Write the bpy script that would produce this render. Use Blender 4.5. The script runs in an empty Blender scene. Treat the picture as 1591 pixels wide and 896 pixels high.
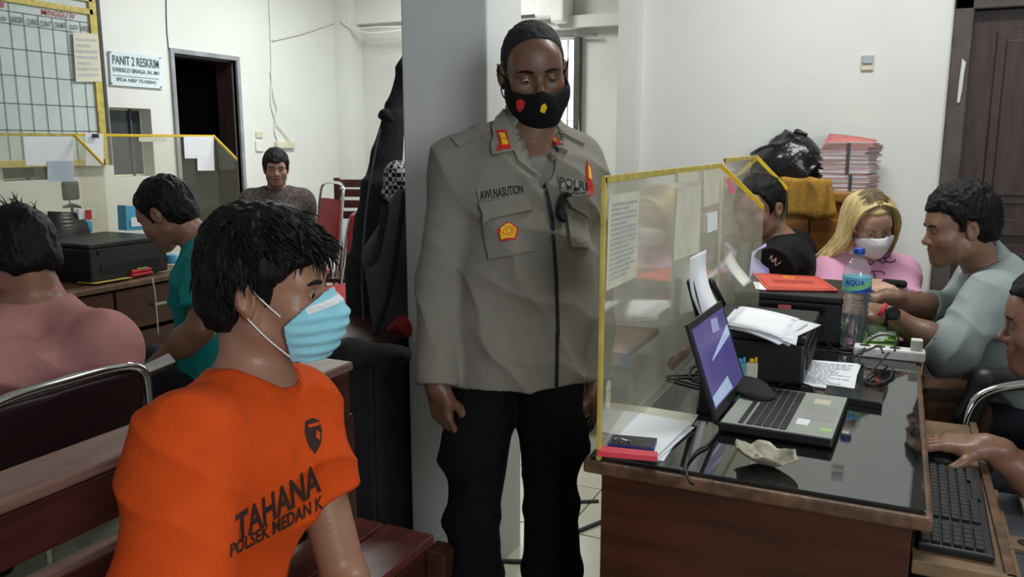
import bpy, bmesh, math, random
import numpy as np
from mathutils import Vector, Matrix, Euler
from mathutils.bvhtree import BVHTree
random.seed(7); rng = np.random.default_rng(7)
SC = bpy.context.scene
# ---------------------------------------------------------------- camera
F = 1280.0; H = 1.38; PITCH = math.atan(226/F); YAW = math.radians(25)
cam = bpy.data.objects.new('camera', bpy.data.cameras.new('camera')); SC.collection.objects.link(cam)
cam.location = (0, 0, H); cam.rotation_euler = (math.pi/2-PITCH, 0, YAW)
cam.data.sensor_width = 36; cam.data.lens = 36*F/1591; cam.data.clip_start = .05
SC.camera = cam
# ---------------------------------------------------------------- world, lights, exposure
SC.view_settings.view_transform = 'Standard'; SC.view_settings.look = 'None'
SC.view_settings.gamma = 1; SC.view_settings.exposure = 0.0
W = bpy.data.worlds.new('world'); SC.world = W; W.use_nodes = True
W.node_tree.nodes['Background'].inputs[0].default_value = (.80, .88, 1, 1)
W.node_tree.nodes['Background'].inputs[1].default_value = .20
def area(name, loc, rot, sx, sy, power, col=(1, 1, 1)):
    l = bpy.data.lights.new(name, 'AREA'); l.shape = 'RECTANGLE'; l.size = sx; l.size_y = sy; l.energy = power; l.color = col
    o = bpy.data.objects.new(name, l); o.location = loc; o.rotation_euler = (Vector(rot)-Vector(loc)).to_track_quat('-Z', 'Y').to_euler(); SC.collection.objects.link(o); return o
area('ceiling_lamp_light', (-3.1, 4.6, 2.9), (-3.1, 4.601, 0), .25, 1.2, 60, (.97, 1, .98))
area('ceiling_lamp_light', (-.1, 2.9, 2.9), (-.1, 2.901, 0), 1.2, .25, 38, (.97, 1, .97))
area('doorway_daylight', (1.9, -1.0, 1.9), (-.9, 2.0, 1.1), 1.0, 1.3, 58, (.93, .97, 1))
area('window_daylight', (-2.6, 6.05, 1.8), (-2.4, 3, 1), .8, 1.2, 8, (.9, .95, 1))

# ---------------------------------------------------------------- pixel rays (1591x896) to points in the room
cp, sp = math.cos(PITCH), math.sin(PITCH); cy, sy = math.cos(YAW), math.sin(YAW)
CAM = Vector((0, 0, H))
def ray(px, py):
    a = (px-795.5)/F; b = (448-py)/F
    y = cp+b*sp; return Vector((a*cy-y*sy, a*sy+y*cy, -sp+b*cp))
def PZ(px, py, z): r = ray(px, py); return CAM+r*((z-H)/r.z)
def PX(px, py, x): r = ray(px, py); return CAM+r*(x/r.x)
def PY(px, py, y): r = ray(px, py); return CAM+r*(y/r.y)
def PD(px, py, t): return CAM+ray(px, py)*t
def PT(px, t, z):
    b = ((z-H)/t+sp)/cp; return CAM+ray(px, 448-b*F)*t
def V(*a): return Vector(a)

# ---------------------------------------------------------------- materials
def mat(name, col, rough=.6, metal=0, var=.12, scale=8, bump=0, bscale=60, stretch=None, spec=.5, trans=0, alpha=1, emit=None, col2=None, coat=0, attr=False, ior=1.45):
    m = bpy.data.materials.new(name); m.use_nodes = True; n = m.node_tree.nodes; L = m.node_tree.links
    p = n['Principled BSDF']; p.inputs['Roughness'].default_value = rough; p.inputs['Metallic'].default_value = metal
    p.inputs['Specular IOR Level'].default_value = spec; p.inputs['Transmission Weight'].default_value = trans
    p.inputs['Alpha'].default_value = alpha; p.inputs['Coat Weight'].default_value = coat; p.inputs['IOR'].default_value = ior
    if emit: p.inputs['Emission Color'].default_value = (*emit[0], 1); p.inputs['Emission Strength'].default_value = emit[1]
    tc = n.new('ShaderNodeTexCoord'); mp = n.new('ShaderNodeMapping'); L.new(tc.outputs['Object'], mp.inputs[0])
    if stretch: mp.inputs['Scale'].default_value = stretch
    nz = n.new('ShaderNodeTexNoise'); nz.inputs['Scale'].default_value = scale; nz.inputs['Detail'].default_value = 5; L.new(mp.outputs[0], nz.inputs[0])
    rp = n.new('ShaderNodeValToRGB'); L.new(nz.outputs['Fac'], rp.inputs[0])
    c2 = col2 or tuple(min(1, c*(1+var)) for c in col); c1 = tuple(c*(1-var) for c in col) if not col2 else col
    rp.color_ramp.elements[0].position = .32; rp.color_ramp.elements[1].position = .68
    rp.color_ramp.elements[0].color = (*c1, 1); rp.color_ramp.elements[1].color = (*c2, 1)
    out = rp.outputs[0]
    if attr:
        at = n.new('ShaderNodeAttribute'); at.attribute_name = 'tint'; mx = n.new('ShaderNodeMix'); mx.data_type = 'RGBA'; mx.blend_type = 'MULTIPLY'
        mx.inputs[0].default_value = 1; L.new(out, mx.inputs[6]); L.new(at.outputs['Color'], mx.inputs[7]); out = mx.outputs[2]
    L.new(out, p.inputs['Base Color'])
    if bump:
        nb = n.new('ShaderNodeTexNoise'); nb.inputs['Scale'].default_value = bscale; nb.inputs['Detail'].default_value = 4; L.new(mp.outputs[0], nb.inputs[0])
        b = n.new('ShaderNodeBump'); b.inputs['Strength'].default_value = bump; b.inputs['Distance'].default_value = .01
        L.new(nb.outputs['Fac'], b.inputs['Height']); L.new(b.outputs[0], p.inputs['Normal'])
    return m
M = {}
M['wall'] = mat('wall_paint', (.69, .70, .67), .7, var=.05, scale=1.3, bump=.06, bscale=90)
M['wall2'] = mat('wall_paint_grubby', (.60, .61, .57), .7, var=.10, scale=1.6, bump=.06, bscale=90)
M['pillar'] = mat('pillar_paint', (.62, .64, .62), .55, var=.05, scale=2, bump=.06, bscale=120)
M['tile'] = mat('floor_tile', (.52, .50, .40), .25, var=.08, scale=3)
M['grout'] = mat('grout', (.22, .20, .16), .9)
M['bwood'] = mat('bench_wood', (.052, .015, .011), .38, var=.35, scale=5, bump=.12, bscale=30, stretch=(6, 1, 6))
M['redseat'] = mat('bench_seat_varnish', (.15, .042, .032), .3, var=.25, scale=6, bump=.08, bscale=30, stretch=(6, 1, 6))
M['bwoodt'] = mat('bench_lit_top_wood', (.15, .078, .060), .42, col2=(.22, .135, .11), scale=7, bump=.1, bscale=30, stretch=(6, 1, 6))  # paler copy of the bench wood: light on rail top and ledges painted in
M['dwood'] = mat('desk_wood', (.058, .017, .007), .4, var=.3, scale=4, bump=.08, bscale=30, stretch=(1, 1, 7))
M['dwoode'] = mat('desk_edge_wood', (.12, .062, .032), .45, var=.5, scale=22, bump=.2, bscale=60)
M['ochrewood'] = mat('cabinet_wood', (.33, .145, .035), .4, var=.3, scale=5, stretch=(1, 1, 6))
M['darkwood'] = mat('door_wood', (.040, .022, .018), .45, var=.35, scale=5, bump=.15, bscale=30, stretch=(8, 8, 1))
M['doorframe'] = mat('door_frame_paint', (.07, .055, .05), .5, var=.3)
M['greyframe'] = mat('grey_door_frame', (.26, .27, .29), .5, var=.2)
M['glassblack'] = mat('black_desk_glass', (.008, .009, .010), .04, var=.1, spec=.8, coat=.4)
M['black'] = mat('black_plastic', (.012, .012, .013), .45, var=.2)
M['blackg'] = mat('black_gloss', (.008, .008, .010), .18, var=.2)
M['blackm'] = mat('black_matte', (.010, .010, .011), .85, var=.3, bump=.2, bscale=80)
M['dgrey'] = mat('dark_grey', (.055, .058, .062), .7, var=.2, bump=.1, bscale=90)
M['silver'] = mat('laptop_silver', (.34, .36, .32), .42, metal=.1, var=.05)
M['chrome'] = mat('chrome', (.7, .7, .7), .12, metal=1, var=.03)
M['white'] = mat('white_plastic', (.72, .72, .68), .5, var=.06)
M['cream'] = mat('cream_plastic', (.62, .58, .44), .5, var=.1)
M['paper'] = mat('paper', (.80, .82, .86), .8, var=.03, scale=14)
M['paper2'] = mat('old_paper', (.62, .60, .48), .85, var=.08, scale=14)
M['ink'] = mat('print_ink', (.22, .22, .24), .8)
M['inkl'] = mat('faded_print', (.45, .46, .50), .8)
M['yellow'] = mat('yellow_tape', (.74, .50, .02), .5, var=.12, scale=30)
M['yellowd'] = mat('dull_yellow_tape', (.50, .40, .09), .5, var=.2, scale=30)
M['pink'] = mat('pink_note', (.85, .22, .34), .7)
M['red'] = mat('red_plastic', (.50, .025, .03), .45)
M['redfolder'] = mat('red_folder_card', (.58, .085, .05), .75, var=.08)
M['redl'] = mat('red_upholstery', (.30, .012, .02), .55, var=.2)
M['maroon'] = mat('maroon_vinyl', (.018, .004, .006), .4, var=.2)
M['brownv'] = mat('brown_vinyl', (.085, .034, .016), .5, var=.35, scale=14, bump=.3, bscale=20)
M['blue'] = mat('blue_plastic', (.03, .09, .42), .35)
M['lblue'] = mat('light_blue_box', (.08, .38, .62), .5)
M['cyanink'] = mat('cyan_ink', (.12, .36, .48), .3)
M['greenbox'] = mat('green_card', (.35, .62, .16), .6)
M['towel'] = mat('ochre_towel', (.36, .19, .025), .95, var=.2, scale=30, bump=.6, bscale=160)
M['bag'] = mat('bin_bag', (.010, .010, .011), .22, var=.2, bump=.5, bscale=26)
M['boot'] = mat('boot_leather', (.008, .008, .009), .3)
M['navy'] = mat('phone_case', (.02, .03, .14), .35)
M['shell'] = mat('shell', (.34, .32, .24), .45, var=.45, scale=30, bump=.3, bscale=60)
M['steel'] = mat('steel', (.35, .35, .34), .35, metal=.8)
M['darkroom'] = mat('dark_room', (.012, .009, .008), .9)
M['tray'] = mat('tray_wood', (.17, .105, .055), .5, var=.4, scale=12, bump=.2, bscale=40)
M['slate'] = mat('slate_laminate', (.045, .05, .062), .45, var=.3, scale=10)
M['cloud'] = mat('daylight', (.9, .95, 1), .9, emit=((.93, .97, 1), 3.2))
M['screenb'] = mat('screen_blue', (.03, .03, .12), .25, emit=((.085, .075, .24), .5), col2=(.12, .07, .20), scale=5)
M['screenl'] = mat('screen_light', (.4, .5, .7), .2, emit=((.30, .38, .55), .4))
M['lilac'] = mat('lilac_sheet', (.42, .40, .75), .6)
M['tagyellow'] = mat('embroidery_yellow', (.85, .55, .02), .7)
M['tagred'] = mat('embroidery_red', (.55, .02, .02), .7)
# clear acrylic with a faint haze: transparent + glossy mix
def acrylic(name, haze, col):
    m = bpy.data.materials.new(name); m.use_nodes = True; n = m.node_tree.nodes; L = m.node_tree.links
    n.remove(n['Principled BSDF']); o = n['Material Output']
    t = n.new('ShaderNodeBsdfTransparent'); t.inputs[0].default_value = (*[.955*c for c in (1, .99, .94)], 1)
    g = n.new('ShaderNodeBsdfGlossy'); g.inputs['Roughness'].default_value = .07; g.inputs[0].default_value = (1, 1, 1, 1)
    d = n.new('ShaderNodeBsdfDiffuse'); d.inputs[0].default_value = (*col, 1)
    fr = n.new('ShaderNodeFresnel'); ge = n.new('ShaderNodeNewGeometry'); ir = n.new('ShaderNodeMapRange')
    ir.inputs[3].default_value = 1.45; ir.inputs[4].default_value = 1/1.45; L.new(ge.outputs['Backfacing'], ir.inputs[0]); L.new(ir.outputs[0], fr.inputs[0])   # thin sheet: both faces reflect alike
    tc = n.new('ShaderNodeTexCoord'); nz = n.new('ShaderNodeTexNoise'); nz.inputs['Scale'].default_value = 3.5; nz.inputs['Detail'].default_value = 6
    L.new(tc.outputs['Object'], nz.inputs[0]); mr = n.new('ShaderNodeMapRange'); mr.inputs[1].default_value = .3; mr.inputs[2].default_value = .75
    mr.inputs[3].default_value = haze*.45; mr.inputs[4].default_value = haze*1.5; L.new(nz.outputs['Fac'], mr.inputs[0])
    a = n.new('ShaderNodeMixShader'); b = n.new('ShaderNodeMixShader')
    L.new(mr.outputs[0], a.inputs[0]); L.new(t.outputs[0], a.inputs[1]); L.new(d.outputs[0], a.inputs[2])
    L.new(fr.outputs[0], b.inputs[0]); L.new(a.outputs[0], b.inputs[1]); L.new(g.outputs[0], b.inputs[2]); L.new(b.outputs[0], o.inputs[0])
    return m
M['acrylic'] = acrylic('smudged_acrylic', .15, (.85, .82, .70))
M['acrylicl'] = acrylic('clear_acrylic', .06, (.6, .6, .5))
M['bottle'] = acrylic('clear_bottle_plastic', .10, (.6, .7, .8))
M['water'] = mat('water', (.85, .93, .97), .02, trans=1, ior=1.33, var=.01)

# ---------------------------------------------------------------- object helpers
MW = {}                                                 # world matrix of every object made here
def reg(o, w, parent):
    MW[o.name] = w
    if parent: o.parent = parent; o.matrix_local = MW[parent.name].inverted() @ w
    else: o.matrix_world = w
    SC.collection.objects.link(o); return o
def meta(o, label=None, cat=None, group=None, kind=None):
    if label: o['label'] = label
    if cat: o['category'] = cat
    if group: o['group'] = group
    if kind: o['kind'] = kind
    return o
def thing(name, label, cat, loc=(0, 0, 0), rz=0, group=None):
    o = bpy.data.objects.new(name, None); o.empty_display_size = .05
    reg(o, Matrix.Translation(Vector(loc)) @ Matrix.Rotation(rz, 4, 'Z'), None); return meta(o, label, cat, group)
def mk(name, vs, fs, m, parent=None, smooth=False, local=None, kind=None, label=None, tint=None):
    """mesh from world vertices; its origin sits at its parent's origin (or at `local`)"""
    w = MW[parent.name] if parent else (Matrix.Translation(Vector(local)) if local is not None else None)
    vs = np.asarray(vs, dtype=np.float64).reshape(-1, 3)
    if w is None:
        w = Matrix.Translation(Vector(((vs[:, 0].min()+vs[:, 0].max())/2, (vs[:, 1].min()+vs[:, 1].max())/2, vs[:, 2].min())))
    inv = np.array(w.inverted()); vl = vs@inv[:3, :3].T+inv[:3, 3]
    me = bpy.data.meshes.new(name); me.from_pydata(vl.tolist(), [], fs if isinstance(fs, list) else fs.tolist()); me.update()
    if smooth: me.polygons.foreach_set('use_smooth', [True]*len(me.polygons))
    if m is not None: me.materials.append(m)
    if tint is None and m is not None and m.name.startswith('skin'): tint = np.ones((len(vs), 3))
    if tint is not None:
        a = me.attributes.new('tint', 'FLOAT_COLOR', 'POINT'); a.data.foreach_set('color', np.concatenate([tint, np.ones((len(tint), 1))], 1).astype(np.float32).ravel())
    o = bpy.data.objects.new(name, me); reg(o, w, parent)
    if kind: o['kind'] = kind
    if label: o['label'] = label
    return o
def from_bm(name, bm, m, parent=None, smooth=False, X=None, **k):
    if X is not None: bm.transform(X)
    bm.verts.ensure_lookup_table(); bm.verts.index_update()
    vs = [v.co[:] for v in bm.verts]; fs = [[v.index for v in f.verts] for f in bm.faces]; bm.free()
    return mk(name, vs, fs, m, parent, smooth, **k)
def bbox(bm, x0, x1, y0, y1, z0, z1, bev=0, X=None):
    r = bmesh.ops.create_cube(bm, size=1); vs = r['verts']
    for v in vs: v.co = Vector(((x0+x1)/2+v.co.x*(x1-x0), (y0+y1)/2+v.co.y*(y1-y0), (z0+z1)/2+v.co.z*(z1-z0)))
    if bev:
        es = list({e for v in vs for e in v.link_edges}); q = bmesh.ops.bevel(bm, geom=es, offset=bev, segments=2, affect='EDGES', profile=.5); vs = list({v for f in q['faces'] for v in f.verts} | {v for v in vs if v.is_valid})
    if X is not None: bmesh.ops.transform(bm, matrix=X, verts=[v for v in vs if v.is_valid])
def box(name, x0, x1, y0, y1, z0, z1, m, parent=None, bev=0, X=None, **k):
    """box in the parent's frame (world when no parent); X optional extra matrix applied first"""
    bm = bmesh.new(); bbox(bm, x0, x1, y0, y1, z0, z1, bev)
    if X is not None: bm.transform(X)
    if parent: bm.transform(MW[parent.name])
    return from_bm(name, bm, m, parent, smooth=False, **k)
def tube_geo(pts, r, n=8, cap=True):
    pts = [Vector(p) for p in pts]; vs = []; fs = []; rs = r if isinstance(r, (list, tuple)) else [r]*len(pts)
    up = Vector((0, 0, 1)); prev = None
    for i, p in enumerate(pts):
        d = (pts[min(i+1, len(pts)-1)]-pts[max(i-1, 0)]).normalized()
        if prev is None:
            a = d.cross(up); a = a if a.length > .1 else d.cross(Vector((1, 0, 0)))
        else: a = prev-d*prev.dot(d)
        a.normalize(); prev = a; b = d.cross(a)
        for k in range(n):
            t = 2*math.pi*k/n; vs.append(p+(a*math.cos(t)+b*math.sin(t))*rs[i])
    for i in range(len(pts)-1):
        for k in range(n):
            fs.append([i*n+k, i*n+(k+1) % n, (i+1)*n+(k+1) % n, (i+1)*n+k])
    if cap: fs.append(list(range(n))[::-1]); fs.append([(len(pts)-1)*n+k for k in range(n)])
    return vs, fs
def spline(pts, n=6):
    pts = [Vector(p) for p in pts]; P = [pts[0]]+pts+[pts[-1]]; out = []
    for i in range(1, len(P)-2):
        for k in range(n):
            t = k/n; a, b, c, d = P[i-1:i+3]
            out.append(.5*((2*b)+(c-a)*t+(2*a-5*b+4*c-d)*t*t+(3*b-a-3*c+d)*t**3))
    return out+[pts[-1]]
def tube(name, pts, r, m, parent=None, n=8, sm=5, **k):
    """tube along world points"""
    p = spline(pts, sm) if sm > 1 else pts
    if isinstance(r, (list, tuple)): r = list(np.interp(np.linspace(0, 1, len(p)), np.linspace(0, 1, len(r)), r))
    vs, fs = tube_geo(p, r, n); return mk(name, vs, fs, m, parent, True, **k)
def lathe(name, prof, m, parent=None, n=24, at=(0, 0, 0), **k):
    """prof list of (r,z); `at` in world"""
    vs = []; fs = []
    for r, z in prof:
        for j in range(n):
            t = 2*math.pi*j/n; vs.append((at[0]+r*math.cos(t), at[1]+r*math.sin(t), at[2]+z))
    for i in range(len(prof)-1):
        for j in range(n): fs.append([i*n+j, i*n+(j+1) % n, (i+1)*n+(j+1) % n, (i+1)*n+j])
    if prof[0][0] > 1e-4: fs.append(list(range(n))[::-1])
    if prof[-1][0] > 1e-4: fs.append([(len(prof)-1)*n+j for j in range(n)])
    return mk(name, vs, fs, m, parent, True, **k)
def slab(name, quad, thick, m, parent=None, n=None, **k):
    """thin plate from a world polygon, thickened along its normal (or n)"""
    q = [Vector(p) for p in quad]
    if n is None: n = (q[1]-q[0]).cross(q[2]-q[0]).normalized()
    N = len(q); vs = q+[p+n*thick for p in q]
    fs = [list(range(N))[::-1], list(range(N, 2*N))]+[[i, (i+1) % N, N+(i+1) % N, N+i] for i in range(N)]
    return mk(name, vs, fs, m, parent, **k)
def sheet(name, quad, m, parent=None, sag=0, n=6, thick=.0006, up=None, **k):
    """paper sheet, bilinear between 4 world corners, curved by sag along its normal"""
    a, b, c, d = [Vector(p) for p in quad]; nn = (up or (b-a).cross(d-a)).normalized(); vs = []; fs = []
    for i in range(n+1):
        for j in range(n+1):
            u, v = i/n, j/n; p = (a*(1-u)+b*u)*(1-v)+(d*(1-u)+c*u)*v
            vs.append(p+nn*sag*4*u*(1-u)*(1 if sag < 0 else 1))
    N = len(vs); vs += [p+nn*thick for p in vs]
    for i in range(n):
        for j in range(n):
            q = [i*(n+1)+j, (i+1)*(n+1)+j, (i+1)*(n+1)+j+1, i*(n+1)+j+1]; fs.append(q[::-1]); fs.append([N+x for x in q])
    for i in range(n):
        for e in ([i*(n+1), (i+1)*(n+1)], [(i+1)*(n+1)+n, i*(n+1)+n], [n*(n+1)+i, n*(n+1)+i+1], [i+1, i]):
            fs.append([e[0], e[1], e[1]+N, e[0]+N])
    return mk(name, vs, fs, m, parent, sag != 0, **k)

# ---------------------------------------------------------------- lettering
DG = lambda: bpy.context.evaluated_depsgraph_get()
def text_bm(s, bold=.0, cut=0):
    cu = bpy.data.curves.new('lettering', 'FONT'); cu.body = s; cu.offset = bold; cu.resolution_u = 3
    o = bpy.data.objects.new('lettering', cu); SC.collection.objects.link(o); d = DG(); d.update()
    me = o.evaluated_get(d).to_mesh(); bm = bmesh.new(); bm.from_mesh(me); o.to_mesh_clear()
    bpy.data.objects.remove(o); bpy.data.curves.remove(cu)
    xs = [v.co.x for v in bm.verts]; ys = [v.co.y for v in bm.verts]; x0, x1, y0, y1 = min(xs), max(xs), min(ys), max(ys)
    for v in bm.verts: v.co = Vector(((v.co.x-x0)/(x1-x0), (v.co.y-y0)/(y1-y0), 0))
    if cut:
        for i in range(1, cut):
            bmesh.ops.bisect_plane(bm, geom=bm.verts[:]+bm.edges[:]+bm.faces[:], plane_co=(i/cut, 0, 0), plane_no=(1, 0, 0))
        for i in range(1, max(2, cut//4)):
            bmesh.ops.bisect_plane(bm, geom=bm.verts[:]+bm.edges[:]+bm.faces[:], plane_co=(0, i/max(2, cut//4), 0), plane_no=(0, 1, 0))
    return bm
def bil(q, u, v):
    return (q[0]*(1-u)+q[1]*u)*(1-v)+(q[3]*(1-u)+q[2]*u)*v
def text_on(name, s, quad, m, parent, off=.001, bold=.0, n=None, label=None):
    """lettering filling a world quad (bottom-left, bottom-right, top-right, top-left)"""
    q = [Vector(p) for p in quad]; nn = (q[1]-q[0]).cross(q[3]-q[0]).normalized() if n is None else n
    bm = text_bm(s, bold)
    for v in bm.verts: v.co = bil(q, v.co.x, v.co.y)+nn*off
    return from_bm(name, bm, m, parent, label=label)
def lines_on(name, quad, rows, m, parent, off=.0008, fill=.45, ragged=.35, seed=1, margin=.08):
    """rows of faded print on a sheet: thin raised bars broken into words"""
    r = random.Random(seed); q = [Vector(p) for p in quad]; nn = (q[1]-q[0]).cross(q[3]-q[0]).normalized(); vs = []; fs = []
    for i in range(rows):
        v0 = 1-margin-(i+.5)*(1-2*margin)/rows; hh = fill*(1-2*margin)/rows/2; u = margin; end = 1-margin-r.random()*ragged*(r.random() < .5)
        while u < end:
            w = min(.03+.08*r.random(), end-u)
            for (a, b) in ((u, v0-hh), (u+w, v0-hh), (u+w, v0+hh), (u, v0+hh)): vs.append(bil(q, a, b)+nn*off)
            k = len(vs)-4; fs.append([k, k+1, k+2, k+3]); u += w+.018
    return mk(name, vs, fs, m, parent)
# ---- pieces laid on a curved surface: every vertex is cast onto the target mesh
def bvh_of(geo): return BVHTree.FromPolygons([Vector(v) for v in geo[0]], [list(f) for f in geo[1]])
def cast_px(bvh, px, py):
    d = ray(px, py).normalized(); h = bvh.ray_cast(CAM, d)
    if h[0] is None:
        for k in range(1, 12):
            for dx, dy in ((1, 0), (-1, 0), (0, 1), (0, -1)):
                h = bvh.ray_cast(CAM, ray(px+dx*k*3, py+dy*k*3).normalized())
                if h[0]: return h[0], h[1]
        return None, None
    return h[0], h[1]
def lay(name, bm, quadpx, bvh, m, parent, off=.002, thick=0, smooth=False, label=None):
    """bm in the unit square -> pixel quad -> cast on the body; thick > 0 gives it thickness"""
    q = [Vector((*p, 0)) for p in quadpx]; bm.verts.ensure_lookup_table(); pts = []; nrm = []
    for v in bm.verts:
        p = bil(q, v.co.x, v.co.y); h, n = cast_px(bvh, p.x, p.y)
        if h is None: h, n = PD(p.x, p.y, 2), -ray(p.x, p.y).normalized()
        if n.dot(ray(p.x, p.y)) > 0: n = -n
        pts.append(h); nrm.append(n)
    bm.verts.index_update(); fs = [[v.index for v in f.verts] for f in bm.faces]
    N = len(pts); a = [p+n*(off+thick) for p, n in zip(pts, nrm)]; vs = a
    if thick:
        vs = a+[p-n*.004 for p, n in zip(pts, nrm)]
        be = [(e.verts[0].index, e.verts[1].index) for e in bm.edges if len(e.link_faces) == 1]
        fs = fs+[[x, y, y+N, x+N] for x, y in be]
    bm.free(); return mk(name, vs, fs, m, parent, smooth, label=label)
def poly_bm(poly, cut=8):
    """polygon in the unit square, cut into a grid so it can follow a surface"""
    bm = bmesh.new(); bm.faces.new([bm.verts.new((x, y, 0)) for x, y in poly])
    x0 = min(p[0] for p in poly); x1 = max(p[0] for p in poly); y0 = min(p[1] for p in poly); y1 = max(p[1] for p in poly)
    for i in range(1, cut):
        bmesh.ops.bisect_plane(bm, geom=bm.verts[:]+bm.edges[:]+bm.faces[:], plane_co=(x0+(x1-x0)*i/cut, 0, 0), plane_no=(1, 0, 0))
        bmesh.ops.bisect_plane(bm, geom=bm.verts[:]+bm.edges[:]+bm.faces[:], plane_co=(0, y0+(y1-y0)*i/cut, 0), plane_no=(0, 1, 0))
    return bm
def lay_poly(name, polypx, bvh, m, parent, off=.002, thick=0, cut=8, smooth=False, label=None):
    xs = [p[0] for p in polypx]; ys = [p[1] for p in polypx]; x0, x1, y0, y1 = min(xs), max(xs), min(ys), max(ys)
    bm = poly_bm([((x-x0)/(x1-x0), (y1-y)/(y1-y0)) for x, y in polypx], cut)
    return lay(name, bm, [(x0, y1), (x1, y1), (x1, y0), (x0, y0)], bvh, m, parent, off, thick, smooth, label)

# ---------------------------------------------------------------- distance-field modelling (bodies, clothes, hair)
def Rm(phi, pitch=0, roll=0):
    """frame facing world angle phi (deg): columns = right, forward, up"""
    return np.array((Matrix.Rotation(math.radians(phi-90), 3, 'Z') @ Matrix.Rotation(math.radians(pitch), 3, 'X') @ Matrix.Rotation(math.radians(roll), 3, 'Y')))
def FR(o, R=None, s=1.0): return (np.array(o, float), np.eye(3) if R is None else np.array(R, float), s)
ID = FR((0, 0, 0))
def ell(c, r, k=.02, fr=ID, op='u', R=None):
    c = np.array(c, float); r = np.array(r, float)
    def f(x, y, z):
        a = [x-c[0], y-c[1], z-c[2]]
        if R is not None: a = [R[0, i]*a[0]+R[1, i]*a[1]+R[2, i]*a[2] for i in range(3)]
        k0 = np.sqrt((a[0]/r[0])**2+(a[1]/r[1])**2+(a[2]/r[2])**2); k1 = np.sqrt((a[0]/r[0]**2)**2+(a[1]/r[1]**2)**2+(a[2]/r[2]**2)**2)
        return k0*(k0-1)/np.maximum(k1, 1e-6)
    return (f, c, r.max(), k, op, fr)
def cone(a, b, ra, rb, k=.02, fr=ID, op='u', cap=False, flat=None):
    a = np.array(a, float); b = np.array(b, float); ba = b-a; L = max(np.linalg.norm(ba), 1e-6)
    if flat is not None: ax = np.array(flat[0], float); ax /= np.linalg.norm(ax); fs = flat[1]
    def f(x, y, z):
        q = [x-a[0], y-a[1], z-a[2]]
        if flat is not None:
            dd = (q[0]*ax[0]+q[1]*ax[1]+q[2]*ax[2])*(fs-1); q = [q[i]+dd*ax[i] for i in range(3)]
        t = (q[0]*ba[0]+q[1]*ba[1]+q[2]*ba[2])/L**2; tc = np.clip(t, 0, 1)
        d = np.sqrt((q[0]-tc*ba[0])**2+(q[1]-tc*ba[1])**2+(q[2]-tc*ba[2])**2)-(ra+(rb-ra)*tc)
        return np.maximum(d, (t-1)*L) if cap else d
    return (f, (a+b)/2, L/2+max(ra, rb)*(1.6 if flat is not None and flat[1] < 1 else 1), k, op, fr)
def rbox(c, h, r=.004, k=.01, fr=ID, op='u', R=None):
    c = np.array(c, float); h = np.array(h, float)
    def f(x, y, z):
        a = [x-c[0], y-c[1], z-c[2]]
        if R is not None: a = [R[0, i]*a[0]+R[1, i]*a[1]+R[2, i]*a[2] for i in range(3)]
        q = [np.abs(a[i])-h[i]+r for i in range(3)]
        return np.sqrt(sum(np.maximum(v, 0)**2 for v in q))+np.minimum(np.maximum(np.maximum(q[0], q[1]), q[2]), 0)-r
    return (f, c, np.linalg.norm(h), k, op, fr)
def func(f, k=0, fr=ID, op='i'): return (f, None, None, k, op, fr)         # whole-grid prim (cuts)
def plane(pt, n, k=.0, fr=ID):
    n = np.array(n, float); n /= np.linalg.norm(n); pt = np.array(pt, float)
    return func(lambda x, y, z: (x-pt[0])*n[0]+(y-pt[1])*n[1]+(z-pt[2])*n[2], k, fr)
def smin(a, b, k):
    if k <= 0: return np.minimum(a, b)
    h = np.maximum(k-np.abs(a-b), 0)/k; return np.minimum(a, b)-h*h*k*.25
def field(prims, lo, hi, h):
    lo = np.array(lo, float); n = np.maximum(np.ceil((np.array(hi)-lo)/h).astype(int)+1, 4)
    ax = [lo[i]+h*np.arange(n[i]) for i in range(3)]; Fd = np.full(n, .3, np.float32)
    for (f, c, rad, k, op, fr) in prims:
        o, R, s = fr
        if c is None: sl = [slice(0, n[i]) for i in range(3)]
        else:
            wc = o+R@(c*s); rr = rad*s+max(k*s, .012)+3*h; a = np.floor((wc-rr-lo)/h).astype(int); b = np.ceil((wc+rr-lo)/h).astype(int)+1
            a = np.clip(a, 0, n); b = np.clip(b, 0, n)
            if (b-a).min() <= 0: continue
            sl = [slice(a[i], b[i]) for i in range(3)]
        x = (ax[0][sl[0]]-o[0])[:, None, None]; y = (ax[1][sl[1]]-o[1])[None, :, None]; z = (ax[2][sl[2]]-o[2])[None, None, :]
        if fr is not ID:
            x, y, z = [(R[0, i]*x+R[1, i]*y+R[2, i]*z)/s for i in range(3)]
        d = (f(x, y, z)*s).astype(np.float32); d = np.broadcast_to(d, Fd[tuple(sl)].shape); g = Fd[tuple(sl)]; ks = k*s
        if op == 'u': Fd[tuple(sl)] = smin(g, d, ks)
        elif op == 's': Fd[tuple(sl)] = -smin(-g, d, ks)
        elif op == 'i': Fd[tuple(sl)] = -smin(-g, -d, ks)
    return Fd, lo
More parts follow.
